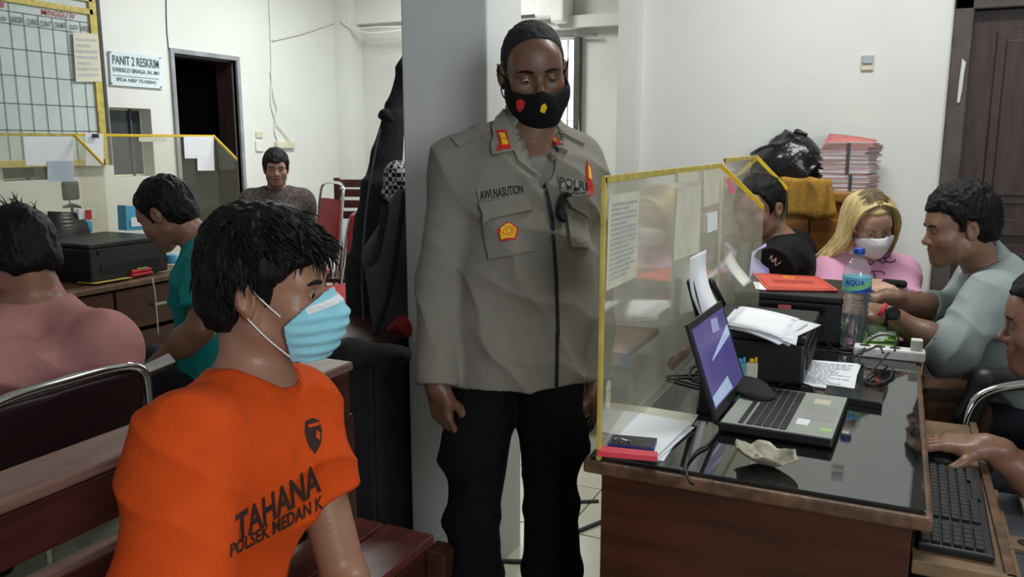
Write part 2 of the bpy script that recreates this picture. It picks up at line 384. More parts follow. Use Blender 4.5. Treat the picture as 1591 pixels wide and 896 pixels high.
def nets(Fd, lo, h):
    s = Fd < 0; cnt = np.zeros(tuple(d-1 for d in Fd.shape), np.int8)
    offs = [(i, j, k) for i in (0, 1) for j in (0, 1) for k in (0, 1)]; nx, ny, nz = cnt.shape
    for i, j, k in offs: cnt += s[i:nx+i, j:ny+j, k:nz+k]
    act = np.argwhere((cnt > 0) & (cnt < 8))
    if len(act) == 0: return np.zeros((0, 3)), np.zeros((0, 4), int)
    idx = -np.ones(cnt.shape, np.int32); idx[tuple(act.T)] = np.arange(len(act))
    val = {o: Fd[act[:, 0]+o[0], act[:, 1]+o[1], act[:, 2]+o[2]] for o in offs}
    acc = np.zeros((len(act), 3)); num = np.zeros(len(act))
    for o in offs:
        for ax in range(3):
            if o[ax] == 0:
                p = list(o); p[ax] = 1; a = val[o]; b = val[tuple(p)]; m = (a < 0) != (b < 0)
                t = np.where(m, a/np.where(m, a-b, 1), 0); q = np.tile(np.array(o, float), (len(act), 1)); q[:, ax] = t
                acc += q*m[:, None]; num += m
    vs = lo+h*(act+acc/num[:, None]); fs = []
    for ax in range(3):
        u, w = [(1, 2), (2, 0), (0, 1)][ax]; sl0 = [slice(1, -1)]*3; sl1 = [slice(1, -1)]*3
        sl0[ax] = slice(0, -1); sl1[ax] = slice(1, None)
        a = s[tuple(sl0)]; b = s[tuple(sl1)]; e = np.argwhere(a != b); inside = a[tuple(e.T)]; base = e.copy()
        for q in range(3):
            if q != ax: base[:, q] += 1
        c = []
        for du, dw in ((-1, -1), (0, -1), (0, 0), (-1, 0)):
            g = base.copy(); g[:, u] += du; g[:, w] += dw; c.append(idx[tuple(g.T)])
        qd = np.stack(c, 1); qd[~inside] = qd[~inside][:, ::-1]; fs.append(qd)
    fs = np.concatenate(fs); return vs, fs[(fs >= 0).all(1)]
def normals(vs, fs):
    n = np.cross(vs[fs[:, 2]]-vs[fs[:, 0]], vs[fs[:, 3]]-vs[fs[:, 1]]); N = np.zeros_like(vs)
    for i in range(4): np.add.at(N, fs[:, i], n)
    return N/np.maximum(np.linalg.norm(N, axis=1, keepdims=True), 1e-12)
def relax(vs, fs, it=1, w=.5):
    for _ in range(it):
        S = np.zeros_like(vs); C = np.zeros(len(vs))
        for i in range(4):
            for j in (1, 3): np.add.at(S, fs[:, i], vs[fs[:, (i+j) % 4]]); np.add.at(C, fs[:, i], 1)
        vs = vs*(1-w)+S/np.maximum(C, 1)[:, None]*w
    return vs
def grow(prims, lo, hi, h, it=1, disp=None):
    Fd, l = field(prims, lo, hi, h); vs, fs = nets(Fd, l, h)
    if len(vs) and it: vs = relax(vs, fs, it)
    if disp is not None and len(vs): vs = vs+normals(vs, fs)*disp(vs)[:, None]
    return vs, fs
def join(geos):
    V_ = []; F_ = []; k = 0
    for v, f in geos: V_.append(v); F_.append(np.asarray(f)+k); k += len(v)
    return np.concatenate(V_), np.concatenate(F_)
def vnoise(p, f, seed=0):
    """smooth value noise in numpy"""
    q = p*f+seed*17.3; i = np.floor(q).astype(np.int64); t = q-i; t = t*t*(3-2*t); out = 0
    for a in (0, 1):
        for b in (0, 1):
            for c in (0, 1):
                n = (i[:, 0]+a)*73856093 ^ (i[:, 1]+b)*19349663 ^ (i[:, 2]+c)*83492791; n = (n ^ (n >> 13))*1274126177 & 0x7fffffff
                out = out+(n/0x7fffffff)*(t[:, 0] if a else 1-t[:, 0])*(t[:, 1] if b else 1-t[:, 1])*(t[:, 2] if c else 1-t[:, 2])
    return out*2-1
def folds(amp=.004, dirs=((0, 0, 1),), f=14, seed=0, soft=.5):
    """cloth folds: warped ridges"""
    def g(p):
        w = np.stack([vnoise(p, 5, seed+i) for i in range(3)], 1)*.05+np.stack([vnoise(p, 14, seed+i+3) for i in range(3)], 1)*.012; d = vnoise(p, 7, seed+9)*amp*soft
        for j, dr in enumerate(dirs):
            dr = np.array(dr, float); dr /= np.linalg.norm(dr); s = np.abs(np.sin(((p+w)@dr)*f*2.2*math.pi/1.3+j))
            d = d+amp*1.7*((1-s)**1.6*1.5-.5)*np.clip(vnoise(p, 4.5, seed+20+j)*1.6+.35, 0, 1)
        return d
    return g
# ================================================================ the setting
def st(o): o['kind'] = 'structure'; return o
st(box('floor', -4.7, 3.0, -1.6, 6.4, -.12, -.012, M['grout'])); floor = bpy.data.objects['floor']
tb = None
for i in range(13):
    for j in range(13):
        x = -3.2+.4*i; y = .8+.4*j
        if x > 1.1 or (x < -2.4 and y < 3): continue
        if tb is None:
            bm = bmesh.new(); bbox(bm, -.1975, .1975, -.1975, .1975, -.01, 0, .002); me = bpy.data.meshes.new('tile'); bm.to_mesh(me); bm.free(); me.materials.append(M['tile']); tb = me
        o = bpy.data.objects.new('tile', tb); o.rotation_euler = (rng.normal(0, .0004), rng.normal(0, .0004), 0); reg(o, Matrix.Translation((x, y, rng.normal(0, .0003))), floor)
st(box('ceiling', -4.7, 3.0, -1.6, 6.6, 3.0, 3.1, M['wall']))
def wall_holes(name, axis, at, th, u0, u1, z0, z1, holes, m):
    """wall with rectangular openings; axis 'x' = plane x=at running along y"""
    bm = bmesh.new(); us = sorted({u0, u1, *[h[0] for h in holes], *[h[1] for h in holes]}); zs = sorted({z0, z1, *[h[2] for h in holes], *[h[3] for h in holes]})
    for a, b in zip(us, us[1:]):
        for c, d in zip(zs, zs[1:]):
            if any(h[0] <= a and b <= h[1] and h[2] <= c and d <= h[3] for h in holes): continue
            if axis == 'x': bbox(bm, at-th, at, a, b, c, d)
            else: bbox(bm, a, b, at, at+th, c, d)
    return st(from_bm(name, bm, m))
D1 = (4.235, 4.82, -.02, 1.975); W1 = (3.70, 4.02, 1.165, 1.60); W2 = (2.98, 3.25, 1.17, 1.60)
wall_holes('wall_left', 'x', -4.5, .16, -1.6, 6.4, -.02, 3, [D1, W1, W2], M['wall'])
wall_holes('wall_back', 'y', 6.2, .16, -4.7, -.2, -.02, 3, [(-2.9, -2.30, .95, 2.17)], M['wall2'])
st(box('wall_right', 3.0, 3.1, -1.6, 6.4, -.02, 3, M['wall']))
# block of wall to the right, with its shallow end pilaster
wall_holes('wall_far_right', 'y', 4.1, .25, -1.20, 3.0, -.02, 3, [(.235, 1.05, -.02, 1.93)], M['wall'])
st(box('trim_1', -1.30, -1.20, 4.02, 4.35, -.02, 3, M['wall'])); st(box('wall_side', -1.30, -1.18, 4.35, 6.2, -.02, 3, M['wall']))
st(box('trim_2', -4.52, -4.34, 6.02, 6.2, -.02, 3, M['wall'])); st(box('trim_3', -4.34, -3.2, 6.12, 6.2, 2.385, 3, M['wall']))
st(box('trim_4', -3.3, -1.3, 6.08, 6.2, 2.24, 2.33, M['wall2']))
pil = st(box('pillar', -1.397, -1.106, 2.20, 2.447, -.02, 3, M['pillar'], bev=.008))
# rooms behind the door and the windows
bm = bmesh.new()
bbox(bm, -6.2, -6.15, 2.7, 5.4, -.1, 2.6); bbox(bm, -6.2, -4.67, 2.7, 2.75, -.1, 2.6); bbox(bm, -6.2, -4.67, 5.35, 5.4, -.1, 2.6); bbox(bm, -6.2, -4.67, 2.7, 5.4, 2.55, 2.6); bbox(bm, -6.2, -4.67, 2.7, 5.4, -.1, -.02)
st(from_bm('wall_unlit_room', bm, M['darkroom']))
def frame4(name, x, y0, y1, z0, z1, w, d, m, parent=None, bottom=True):
    bm = bmesh.new(); bbox(bm, x-.03, x+d, y0-w, y0, z0, z1+w, .003); bbox(bm, x-.03, x+d, y1, y1+w, z0, z1+w, .003); bbox(bm, x-.03, x+d, y0, y1, z1, z1+w, .003)
    if bottom: bbox(bm, x-.03, x+d, y0-w, y1+w, z0-w, z0, .003)
    return from_bm(name, bm, m, parent)
st(frame4('door_1', -4.5, D1[0], D1[1], 0, D1[3], .032, .02, M['greyframe'], bottom=False)); jb = bpy.data.objects['door_1']; box('door_jamb', -4.68, -4.531, D1[1]-.012, D1[1]+.03, 0, D1[3]+.02, M['darkwood'], jb, X=MW['door_1'].inverted()); box('door_jamb', -4.68, -4.531, D1[0], D1[1], D1[3]-.012, D1[3]+.01, M['darkwood'], jb, X=MW['door_1'].inverted())
M['dglass'] = mat('dark_window_glass', (.035, .045, .05), .12, var=.1)
for k, (a, b, c, d) in enumerate((W1, W2)):
    w = st(frame4('window_%d' % (k+1), -4.60, a+.012, b-.012, c+.012, d-.012, .012, .012, M['cream'])); w['kind'] = 'structure'
    box('pane', -4.60, -4.595, a, b, c, d, M['dglass'], w, X=MW[w.name].inverted())
    box('window_mullion', -4.60, -4.58, (a+b)/2+.06, (a+b)/2+.075, c, d, M['dgrey'], w, X=MW[w.name].inverted())
w3 = st(box('window_3', -2.335, -2.29, 6.13, 6.24, .95, 2.17, M['doorframe'])); I3 = MW[w3.name].inverted()
box('pane', -2.9, -2.34, 6.30, 6.31, .95, 2.17, M['cloud'], w3, X=I3)
for x in (-2.62, -2.52, -2.43, -2.37): box('window_bar', x-.006, x+.006, 6.25, 6.262, .95, 2.17, M['steel'], w3, X=I3)
for z in (1.1, 1.28, 1.35, 1.55): box('window_bar', -2.5, -2.335, 6.24, 6.252, z, z+.006, M['steel'], w3, X=I3)
rod = thing('curtain_rod', 'thin grey curtain rod above the bright barred window', 'curtain rod', (-2.3, 6.13, 2.19))
tube('rod', [(-2.95, 6.13, 2.19), (-2.15, 6.13, 2.185)], .011, M['steel'], rod, 8, 1); box('bracket', -.04, .0, 0, .07, -.01, .01, M['steel'], rod)
ac = thing('air_conditioner', 'white air conditioner above the officer, cut off by the top edge', 'air conditioner', (-2.62, 5.98, 2.29))
box('casing', -.42, .24, 0, .22, .02, .32, M['white'], ac, .02); box('louvre', -.38, .02, -.012, .0, .03, .05, M['dgrey'], ac); box('side_cap', .15, .26, -.01, .2, -.02, .30, M['white'], ac, .02)
# dark panelled door
d2 = st(box('door_2', .235, 1.05, 4.13, 4.17, 0, 1.93, M['darkwood'])); I = MW[d2.name].inverted()
bm = bmesh.new(); bbox(bm, .16, .235, 4.07, 4.2, 0, 2.0, .006); bbox(bm, .16, 1.13, 4.07, 4.2, 1.93, 2.0, .006); bbox(bm, 1.05, 1.13, 4.07, 4.2, 0, 2.0, .006); fr2 = from_bm('door_frame', bm, M['doorframe'], d2)
def panel(x0, x1, z0, z1):
    bm = bmesh.new(); bbox(bm, x0, x1, 4.118, 4.131, z0, z1, .004); bbox(bm, x0+.035, x1-.035, 4.108, 4.12, z0+.035, z1-.035, .006); from_bm('door_panel', bm, M['darkwood'], d2)
for a, b in ((.33, .60), (.68, .95)):
    panel(a, b, 1.12, 1.84); panel(a, b, .12, .95)
box('door_rail', .235, 1.05, 4.105, 4.131, .985, 1.06, M['darkwood'], d2, .004, X=I)
# chipped plaster along the door frame
pl = [PY(*p, 4.1) for p in ((1494, 92), (1500, 98), (1497, 115), (1494, 140), (1490, 160), (1486, 160), (1489, 130))]; slab('plaster_chip', [p+V(0, -.034, 0) for p in pl], .004, M['wall2'], d2, V(0, -1, 0))
# wall fittings
sw = thing('light_switch', 'small grey and cream switch high on the white wall by the dark door', 'switch', PY(1348, 97, 4.1)+V(0, 0, 0))
box('back_plate', -.026, .026, -.012, 0, -.035, .032, M['cream'], sw, .004); box('rocker', -.022, .022, -.022, -.008, -.006, .030, mat('grey_plastic', (.36, .40, .42), .4), sw, .003); 
# ================================================================ people
def skin(name, col):
    m = mat(name, col, .42, var=.08, scale=9, bump=.10, bscale=140, attr=True, spec=.5)
    p = m.node_tree.nodes['Principled BSDF']; p.inputs['Subsurface Weight'].default_value = .08; p.inputs['Subsurface Radius'].default_value = (.02, .008, .004); p.inputs['Subsurface Scale'].default_value = .3
    return m
def cloth(name, col, rough=.85, var=.10, **k): return mat(name, col, rough, var=var, scale=k.pop('scale', 25), bump=k.pop('bump', .25), bscale=k.pop('bscale', 220), spec=.2, **k)
M['hair'] = mat('black_hair', (.0045, .004, .004), .55, var=.5, scale=40, bump=.5, bscale=130, stretch=(1, 1, .25), spec=.22)
M['eye'] = mat('eye_white', (.36, .33, .30), .2, attr=True, var=.02)
def head_prims(fr, smile=0, jaw=1.0, nose=1.0, slit=.0042, ears=(1, 1)):
    P = [ell((0, -.012, .030), (.077, .096, .088), fr=fr),
         ell((0, .030, -.035), (.062*jaw, .060, .078), .03, fr),
         cone((-.052*jaw, .0, -.062), (-.016, .070, -.100), .020, .018, .03, fr), cone((.052*jaw, .0, -.062), (.016, .070, -.100), .020, .018, .03, fr),
         ell((0, .070, -.098), (.024, .022, .020), .02, fr),
         ell((0, .062, .030), (.056, .028, .045), .03, fr),
         cone((-.040, .072, .018), (.040, .072, .018), .0125, .0125, .018, fr),
         ell((-.044, .058, -.030), (.024, .026, .024), .025, fr), ell((.044, .058, -.030), (.024, .026, .024), .025, fr),
         ell((0, .074, -.060), (.034, .022, .028), .02, fr),
         ell((-.032, .094, .000), (.018, .017, .012), .012, fr, 's'), ell((.032, .094, .000), (.018, .017, .012), .012, fr, 's'),
         cone((0, .082, .008), (0, .104*nose, -.030), .0075, .0105, .010, fr), ell((0, .104*nose, -.034), (.0115, .012, .010), .008, fr),
         ell((-.013, .094, -.038), (.0085, .011, .008), .006, fr), ell((.013, .094, -.038), (.0085, .011, .008), .006, fr),
         ell((-.007, .100, -.046), (.0035, .005, .004), .003, fr, 's'), ell((.007, .100, -.046), (.0035, .005, .004), .003, fr, 's'),
         ell((0, .091, -.062), (.023, .010, .0065), .006, fr), ell((0, .089, -.075), (.020, .0105, .0075), .006, fr),
         ell((0, .103, -.0675), (.024, .014, .0016), .003, fr, 's')]
    for s in (-1, 1):
        P += [ell((s*.032, .0775, -.001), (.0145, .0125, .0125), .004, fr), ell((s*.032, .0925, -.003), (.0125, .010, slit), .002, fr, 's')]
        P += [ell((s*.078, -.010, -.008), (.010, .019, .032), .008, fr, R=np.array(Matrix.Rotation(math.radians(-s*22), 3, 'Z'))),
              ell((s*.081, -.018, -.002), (.011, .022, .026), .006, fr, R=np.array(Matrix.Rotation(math.radians(-s*30), 3, 'Z'))),
              ell((s*.090, -.006, -.004), (.007, .010, .017), .004, fr, 's')]
    return P
def leg_prims(hp, kn, an, d):
    d = np.array(d, float)*[1, 1, 0]; d /= np.linalg.norm(d); return [cone(hp, kn, .078, .055, .03), cone(kn, an, .052, .036, .02), cone(an-d*.03-[0, 0, .02], an+d*.14-[0, 0, .045], .034, .028, .02)]
def body_geo(fr, h, neck, B, arms, legs, inset=-.008, **k):
    """head, neck, trunk, arms with hands, legs with feet: one continuous surface"""
    P = head_prims(fr, **k)+[cone(*neck, k=.03)]+B.trunk(inset); pts = [fr[0]-.13*fr[2], fr[0]+.13*fr[2], B.nb, B.pel-[0, 0, .05], B.shL, B.shR]
    for a in arms: q, w = arm_prims(*a); P += q; pts += w
    for hp, kn, an, d in legs: P += leg_prims(hp, kn, an, d); pts += [kn, an-[0, 0, .07], an+np.array(d)*.17]
    lo, hi = bounds(pts, .075); lo[2] = max(lo[2], .0); return grow(P, lo, hi, h, 1)
def head_geo(fr, h, neck, extra=(), **k):
    """head, neck and whatever `extra` holds, as one surface"""
    o, R, s = fr; P = head_prims(fr, **k)+[cone(*neck, k=.03)]+list(extra)
    nb = np.array(neck[1]); lo = np.minimum(o-.15*s, nb-.13); hi = np.maximum(o+.15*s, nb+.13); lo[2] = nb[2]-.10
    v, f = grow(P, lo, hi, h, 1); return v, f
def face_tint(v, fr, lip=(.85, .55, .52), beard=0):
    o, R, s = fr; q = (v-o)@R/s; t = np.ones((len(v), 3))
    m = (np.abs(q[:, 0])/.024)**2+((q[:, 2]+.0675)/.0125)**2 < 1; m &= q[:, 1] > .07; t[m] = lip
    m = (np.abs(np.abs(q[:, 0])-.032) < .016) & (np.abs(q[:, 2]+.001) < .010) & (q[:, 1] > .06); t[m] *= .78
    if beard:
        b = (q[:, 2] < -.045) & (q[:, 1] > .03) & ~((np.abs(q[:, 0]) < .026) & (np.abs(q[:, 2]+.067) < .013)); t[b] *= 1-beard
    return t
def eyes(fr, root, look=(0, 1, -.25)):
    o, R, s = fr; look = np.array(look, float); look /= np.linalg.norm(look)
    for sx in (-1, 1):
        v, f = grow([ell((sx*.032, .0775, -.001), (.0118, .0118, .0118), 0, fr)], o+R@np.array((sx*.032, .0775, -.001))*s-.016, o+R@np.array((sx*.032, .0775, -.001))*s+.016, .0015, 1)
        q = (v-o)@R/s-np.array((sx*.032, .0775, -.001)); d = q@look/np.linalg.norm(q, axis=1); t = np.ones((len(v), 3)); t[d > .82] = (.05, .035, .03)
        mk('eye', v, f, M['eye'], root, True, tint=t)
def brows(fr, root, body, th=.0022, m=None):
    o, R, s = fr; bv = bvh_of(body)
    for sx in (-1, 1):
        p = []
        for i in range(7):
            t = i/6; q = np.array((sx*(.014+.038*t), .12, .0165+.006*math.sin(t*2.3)-.003*t)); w = o+R@q*s; dr = -(R@np.array((0, 1, 0)))
            h = bv.ray_cast(Vector(w), Vector(dr), .12)[0]
            if h: p.append(h)
        if len(p) > 3:
            v, f = tube_geo(p, [th*s*(.7+1.2*math.sin(math.pi*min(1, i/len(p)+.15))) for i in range(len(p))], 6); mk('eyebrow', v, f, m or M['hair'], root, True)
def hair_geo(fr, h, line, t=.014, top=.0, rough=.004, seed=1, grow_=(0, 0, 0), f=60, lift=(0, 0, 0)):
    """short hair: swollen skull cut along the hairline polyline (y, z) of the profile"""
    o, R, s = fr; ys = [p[0] for p in line]; zs = [p[1] for p in line]
    P = [ell((0+lift[0], -.014+lift[1], .032+top*.5+lift[2]), (.078+t+grow_[0], .097+t+grow_[1], .088+t+top+grow_[2]), 0, fr),
         ell((0, -.055, -.03), (.060+t, .045+t, .055), .03, fr),
         func(lambda x, y, z: (np.interp(y, ys, zs)-z)*.6, .008, fr),
         func(lambda x, y, z: .10-np.sqrt((x/.86)**2*1.0+((y-.082)/1.0)**2*0+((z-.012)/.95)**2*0+1e-9)-.0+0*x-1, 0, fr)]
    def d(v):
        q = (v-o)@R/s; return (vnoise(q*np.array((1, 1, .35)), f, seed)*rough+vnoise(q*np.array((1, 1, .5)), f*2.2, seed+3)*rough*.6)
    return grow(P[:3], o-.17*s, o+.17*s, h, 1, d)
LINE = [(-.13, -.082), (-.060, -.078), (-.035, -.050), (-.028, .012), (-.004, .028), (.006, .010), (.014, -.030), (.026, -.026), (.030, .020), (.046, .046), (.058, .066), (.10, .072)]
def tufts(fr, root, n, sel, flow, m, ln=.05, r=.003, name='hair_strands', skullr=(.090, .108, .103), seed=3, label=None):
    """locks of hair rooted on the skull, bent along flow(q, t)"""
    rr = random.Random(seed); o, R, s = fr; VS = []; FS = []; k = 0; c = 0; tries = 0
    while c < n and tries < n*40:
        tries += 1; d = Vector((rr.gauss(0, 1), rr.gauss(0, 1), rr.gauss(0, 1))).normalized(); q = np.array((d.x*skullr[0], d.y*skullr[1]-.014, d.z*skullr[2]+.032))
        if not sel(q): continue
        c += 1; p = q*.97; pts = [p]; L = ln*(.6+.8*rr.random()); fl = None; j = np.array([rr.gauss(0, .22) for _ in range(3)])
        for i in range(5):
            g = flow(p, i/4)+j; g = g/np.linalg.norm(g); p = p+g*L/5
            e = p-np.array((0, -.014, .032)); kk = np.sqrt((e[0]/skullr[0])**2+(e[1]/skullr[1])**2+(e[2]/skullr[2])**2)
            if kk < 1.0 and p[2] > -.02: p = np.array((0, -.014, .032))+e/kk*1.01
            pts.append(p)
        w = [Vector(o+R@x*s) for x in pts]; v, f = tube_geo(w, [r*s*a for a in (1, 1.1, 1, .8, .5, .12)], 5)
        VS += v; FS += [[a+k for a in x] for x in f]; k = len(VS)
    return mk(name, VS, FS, m, root, True, label=label)
def hand_prims(fr, curl=(.35, .4, .45, .5), th=.3, spread=.06, side=1, thumb_in=0, k=.004):
    """y = fingers, z = back of the hand, thumb at +x*side; the wrist is the origin"""
    S = side; P = [cone((0, -.03, 0), (0, .02, 0), .026, .027, .02, fr, flat=((0, 0, 1), 1.35)),
         rbox((0, .050, -.001), (.038, .040, .0125), .012, .012, fr), cone((S*.020, .015, -.006), (S*.030, .045, -.008), .017, .014, .014, fr), ell((-S*.026, .035, -.006), (.014, .03, .013), .012, fr)]
    xs = (.029, .010, -.009, -.027); ysb = (.086, .090, .087, .080); Ls = (.068, .076, .071, .056); rs = (.0092, .0094, .0090, .0080)
    for i in range(4):
        p = np.array((S*xs[i], ysb[i], 0.)); a = 0.; sp_ = S*spread*(1.2-i*.8); r = rs[i]; c = curl[i]
        for j, (fr_, dc) in enumerate(((.46, .9), (.30, 1.2), (.24, .8))):
            a += c*dc; d = np.array((math.sin(sp_), math.cos(a), -math.sin(a))); q = p+d/np.linalg.norm(d)*Ls[i]*fr_
            P.append(cone(p, q, r, r*.90, k if j else .007, fr)); p = q; r *= .90
    p = np.array((S*.024, .022, -.008)); d = np.array((S*(.80-thumb_in), .62+.6*thumb_in, -.30-.3*thumb_in)); r = .0125
    for L in (.040, .030, .024):
        d = d/np.linalg.norm(d); q = p+d*L; P.append(cone(p, q, r, r*.88, .007 if L == .04 else .004, fr)); p = q; r *= .88; d = d+np.array((-S*th, .18, -th*.4))
    return P
def frame_y(y, z):
    y = np.array(y, float); y /= np.linalg.norm(y); z = np.array(z, float); z -= y*(z@y); z /= np.linalg.norm(z); return np.stack([np.cross(y, z), y, z], 1)
def arm_prims(el, wr, hand, re=.043, rw=.028, up=None):
    """upper arm, forearm and hand; hand = (finger direction, back direction, kwargs)"""
    el = np.array(el, float); wr = np.array(wr, float); fr = FR(wr, frame_y(hand[0], hand[1]), hand[2].get('s', 1.0))
    d = (wr-el)/np.linalg.norm(wr-el); P = [cone(el, el+(wr-el)*.35, re, re*1.02, .02), cone(el+(wr-el)*.3, wr, re, rw, .03)]+hand_prims(fr, **{k: v for k, v in hand[2].items() if k != 's'})
    if up is not None: P.append(cone(up, el, re*1.15, re, .02))
    pts = [el, wr, wr+fr[1]@np.array((0, .19, 0)), wr+fr[1]@np.array((0, .06, -.09)), wr+fr[1]@np.array((.08, .06, -.03)), wr+fr[1]@np.array((-.08, .06, -.03))]
    if up is not None: pts.append(np.array(up, float))
    return P, pts
class Body:
    """joints in room coordinates; e = how much the garment stands off the body"""
    def __init__(s, pel, nb, shL, shR, w=1.0, belly=0., facing=None, depth=1.0):
        s.pel, s.nb, s.shL, s.shR = [np.array(a, float) for a in (pel, nb, shL, shR)]; s.w = w; s.belly = belly; s.d = depth
        up = s.nb-s.pel; up /= np.linalg.norm(up); lat = s.shR-s.shL; lat -= up*(lat@up); lat /= np.linalg.norm(lat); fwd = np.cross(up, lat); s.R = np.stack([lat, fwd, up], 1); s.H = np.linalg.norm(s.nb-s.pel)
        s.sw = np.linalg.norm(s.shR-s.shL)/2
    def at(s, x, y, t): return s.pel*(1-t)+s.nb*t+s.R@np.array((x, y, 0.))
    def trunk(s, e=0, k=.05, low=True):
        Fr = lambda c: FR(c, s.R); d = s.d; w = s.w
        P = [ell((0, 0, 0), (.150*w+e, .108*d+e, .185+e), k, Fr(s.at(0, .005, .66))), ell((0, 0, 0), (.142*w+e, .108*d+s.belly+e, .165+e), k, Fr(s.at(0, .012+s.belly*.4, .32))),
             cone(s.nb-s.R[:, 2]*.03, s.shR, .058+e*.6, .050+e, k), cone(s.nb-s.R[:, 2]*.03, s.shL, .058+e*.6, .050+e, k),
             cone(s.shL-s.R[:, 2]*.05, s.shR-s.R[:, 2]*.05, .062+e, .062+e, k)]
        for sg in (-1, 1): P.append(ell((0, 0, 0), (.075*w+e, .05*d+e, .085+e), k, Fr(s.at(sg*.07*w, .065*d, .68))))
        if low: P.append(ell((0, 0, 0), (.158*w+e, .112*d+e, .12+e), k, Fr(s.at(0, 0, .03))))
        return P
def person(label, base, rz=0, group=None): return thing('person', label, 'person', base, 0, group)
def bounds(pts, m):
    a = np.array([list(p) for p in pts]); return a.min(0)-m, a.max(0)+m
def core(root_name, body, legs, root, h=.016):
    pass
A_ = lambda *p: np.array(PD(*p))
# ---------------------------------------------------------------- 1. seated man in orange
def lerp(a, b, t): return np.array(a, float)*(1-t)+np.array(b, float)*t
M['skinO'] = skin('skin_orange_man', (.33, .17, .108)); M['orange'] = cloth('orange_tee', (.62, .070, .007), var=.06)
M['maskblue'] = mat('mask_blue', (.28, .62, .74), .8, var=.03, bump=.1, bscale=300); M['maskwhite'] = mat('mask_white', (.78, .80, .82), .8, var=.03)
root = person('seated man in an orange short-sleeved shirt and a pale blue mask, on the long bench', (-1.02, .95, 0))
hc = A_(420, 446, 1.38); fr = FR(hc, Rm(20, -2, 2), .96)
nb = A_(394, 594, 1.40); shR = A_(290, 684, 1.22); shL = A_(462, 628, 1.50); pel = np.array(PT(330, 1.36, .50)); pel = np.array((-1.04, .90, .50))
B = Body(pel, nb, shL, shR, 1.0, .0)
neck = (hc+fr[1]@np.array((0, -.028, -.055)), nb-np.array((0, 0, .03)), .057, .062)
elL = A_(536, 900, 1.50); wrL = elL+np.array((.16, -.14, -.07)); elR = A_(262, 1010, 1.12); wrR = elR+np.array((.22, .03, -.03))
arms = [(elL, wrL, ((.8, -.6, -.1), (0, 0, 1), dict(side=1)), .041, .029, shL), (elR, wrR, ((.9, .1, -.1), (0, 0, 1), dict(side=-1)), .041, .029, shR)]
hipL = B.at(-.09, .02, .0); hipR = B.at(.09, .02, .0); fw = B.R[:, 1]*np.array((1, 1, 0)); fw /= np.linalg.norm(fw)
knL = hipL+fw*.44+np.array((0, .05, .0)); knR = hipR+fw*.44-np.array((0, .05, 0)); anL = knL*[1, 1, 0]+[.03, 0, .08]; anR = knR*[1, 1, 0]+[.03, 0, .08]
g = body = body_geo(fr, .0034, neck, B, arms, [(hipL, knL, anL, fw), (hipR, knR, anR, fw)]); mk('body', *g, M['skinO'], root, True, tint=face_tint(g[0], fr)); OB = body
# shirt
def tee(B, e, sleeves, hem, neckr, nh, amp, dirs, f, seed, h, m, root, name='shirt', neckc=None, flare=.0, extra=(), nk=.01):
    P = B.trunk(e)+list(extra)+[plane(np.array((0, 0, hem)), (0, 0, -1))] if hem is not None else B.trunk(e)+list(extra)
    pts = [B.pel-[0, 0, .05], B.nb, B.shL, B.shR]
    for a, b, ra, rb in sleeves: P.append(cone(a, b, ra, rb, .035, cap=True)); pts += [a, b]
    if neckc is not None: P.append(cone(neckc[0], neckc[1], neckc[2], neckc[3], nk, op='s'))
    lo, hi = bounds(pts, .17); v, f_ = grow(P, lo, hi, h, 1, folds(amp, dirs, f, seed)); mk(name, v, f_, m, root, True); return v, f_
upd = fr[1]@np.array((0, -.03, .0)); ndir = (hc+upd-nb); ndir /= np.linalg.norm(ndir)
slR = lerp(shR, elR, .92); slL = lerp(shL, elL, .52)
shirtO = tee(B, .014, [(shR, slR, .076, .088), (shL, slL, .064, .074)], .44, .075, 0, .0034, ((.4, .5, 1), (1, -.6, .5)), 5.5, 3, .005, M['orange'], root, neckc=(nb-ndir*.035+B.R[:, 1]*.010, nb+ndir*.16, .064, .085))
SB = bvh_of(shirtO)
# collar band: a ribbed ring round the neck opening
ring = []; ax2 = np.cross(ndir, B.R[:, 0]); ax2 /= np.linalg.norm(ax2); ax1 = np.cross(ax2, ndir)
for i in range(49):
    t = 2*math.pi*i/48; d = ax1*math.cos(t)+ax2*math.sin(t)
    for rr_ in np.arange(.060, .12, .002):
        h = SB.ray_cast(Vector(nb+B.R[:, 1]*.010+ndir*.12+d*rr_), Vector(-ndir), .26)[0]
        if h is not None and (Vector(nb)-h).dot(Vector(ndir)) < .055: ring.append(h+Vector(d)*.004+Vector(ndir)*.0005); break
ring = [sum((ring[(i+k) % len(ring)] for k in (-2, -1, 0, 1, 2)), V(0, 0, 0))/5 for i in range(len(ring))]; ring.append(ring[0])
v, f_ = tube_geo(ring, .0052, 8, False); mk('collar', v, f_, M['orange'], root, True)
# undershirt edge
M['greytee'] = cloth('grey_tee', (.17, .165, .15))
v, f_ = grow([cone(neck[0], neck[1], .0585, .0635, 0), func(lambda x, y, z: np.maximum(z-(nb[2]-.008), nb[2]-.08-z), 0)], nb-.12, nb+.12, .005); mk('undershirt', v, f_, M['greytee'], root, True)
# trousers
M['jeansO'] = cloth('dark_trousers', (.02, .022, .03))
v, f_ = grow([ell((0, 0, 0), (.168, .125, .11), .04, FR(pel, B.R)), cone(hipL, knL, .092, .07, .04), cone(hipR, knR, .092, .07, .04), cone(knL, anL, .072, .055, .03, cap=True), cone(knR, anR, .072, .055, .03, cap=True)], *bounds([pel, knL, knR, anL, anR], .15), .011); mk('trousers', v, f_, M['jeansO'], root, True)
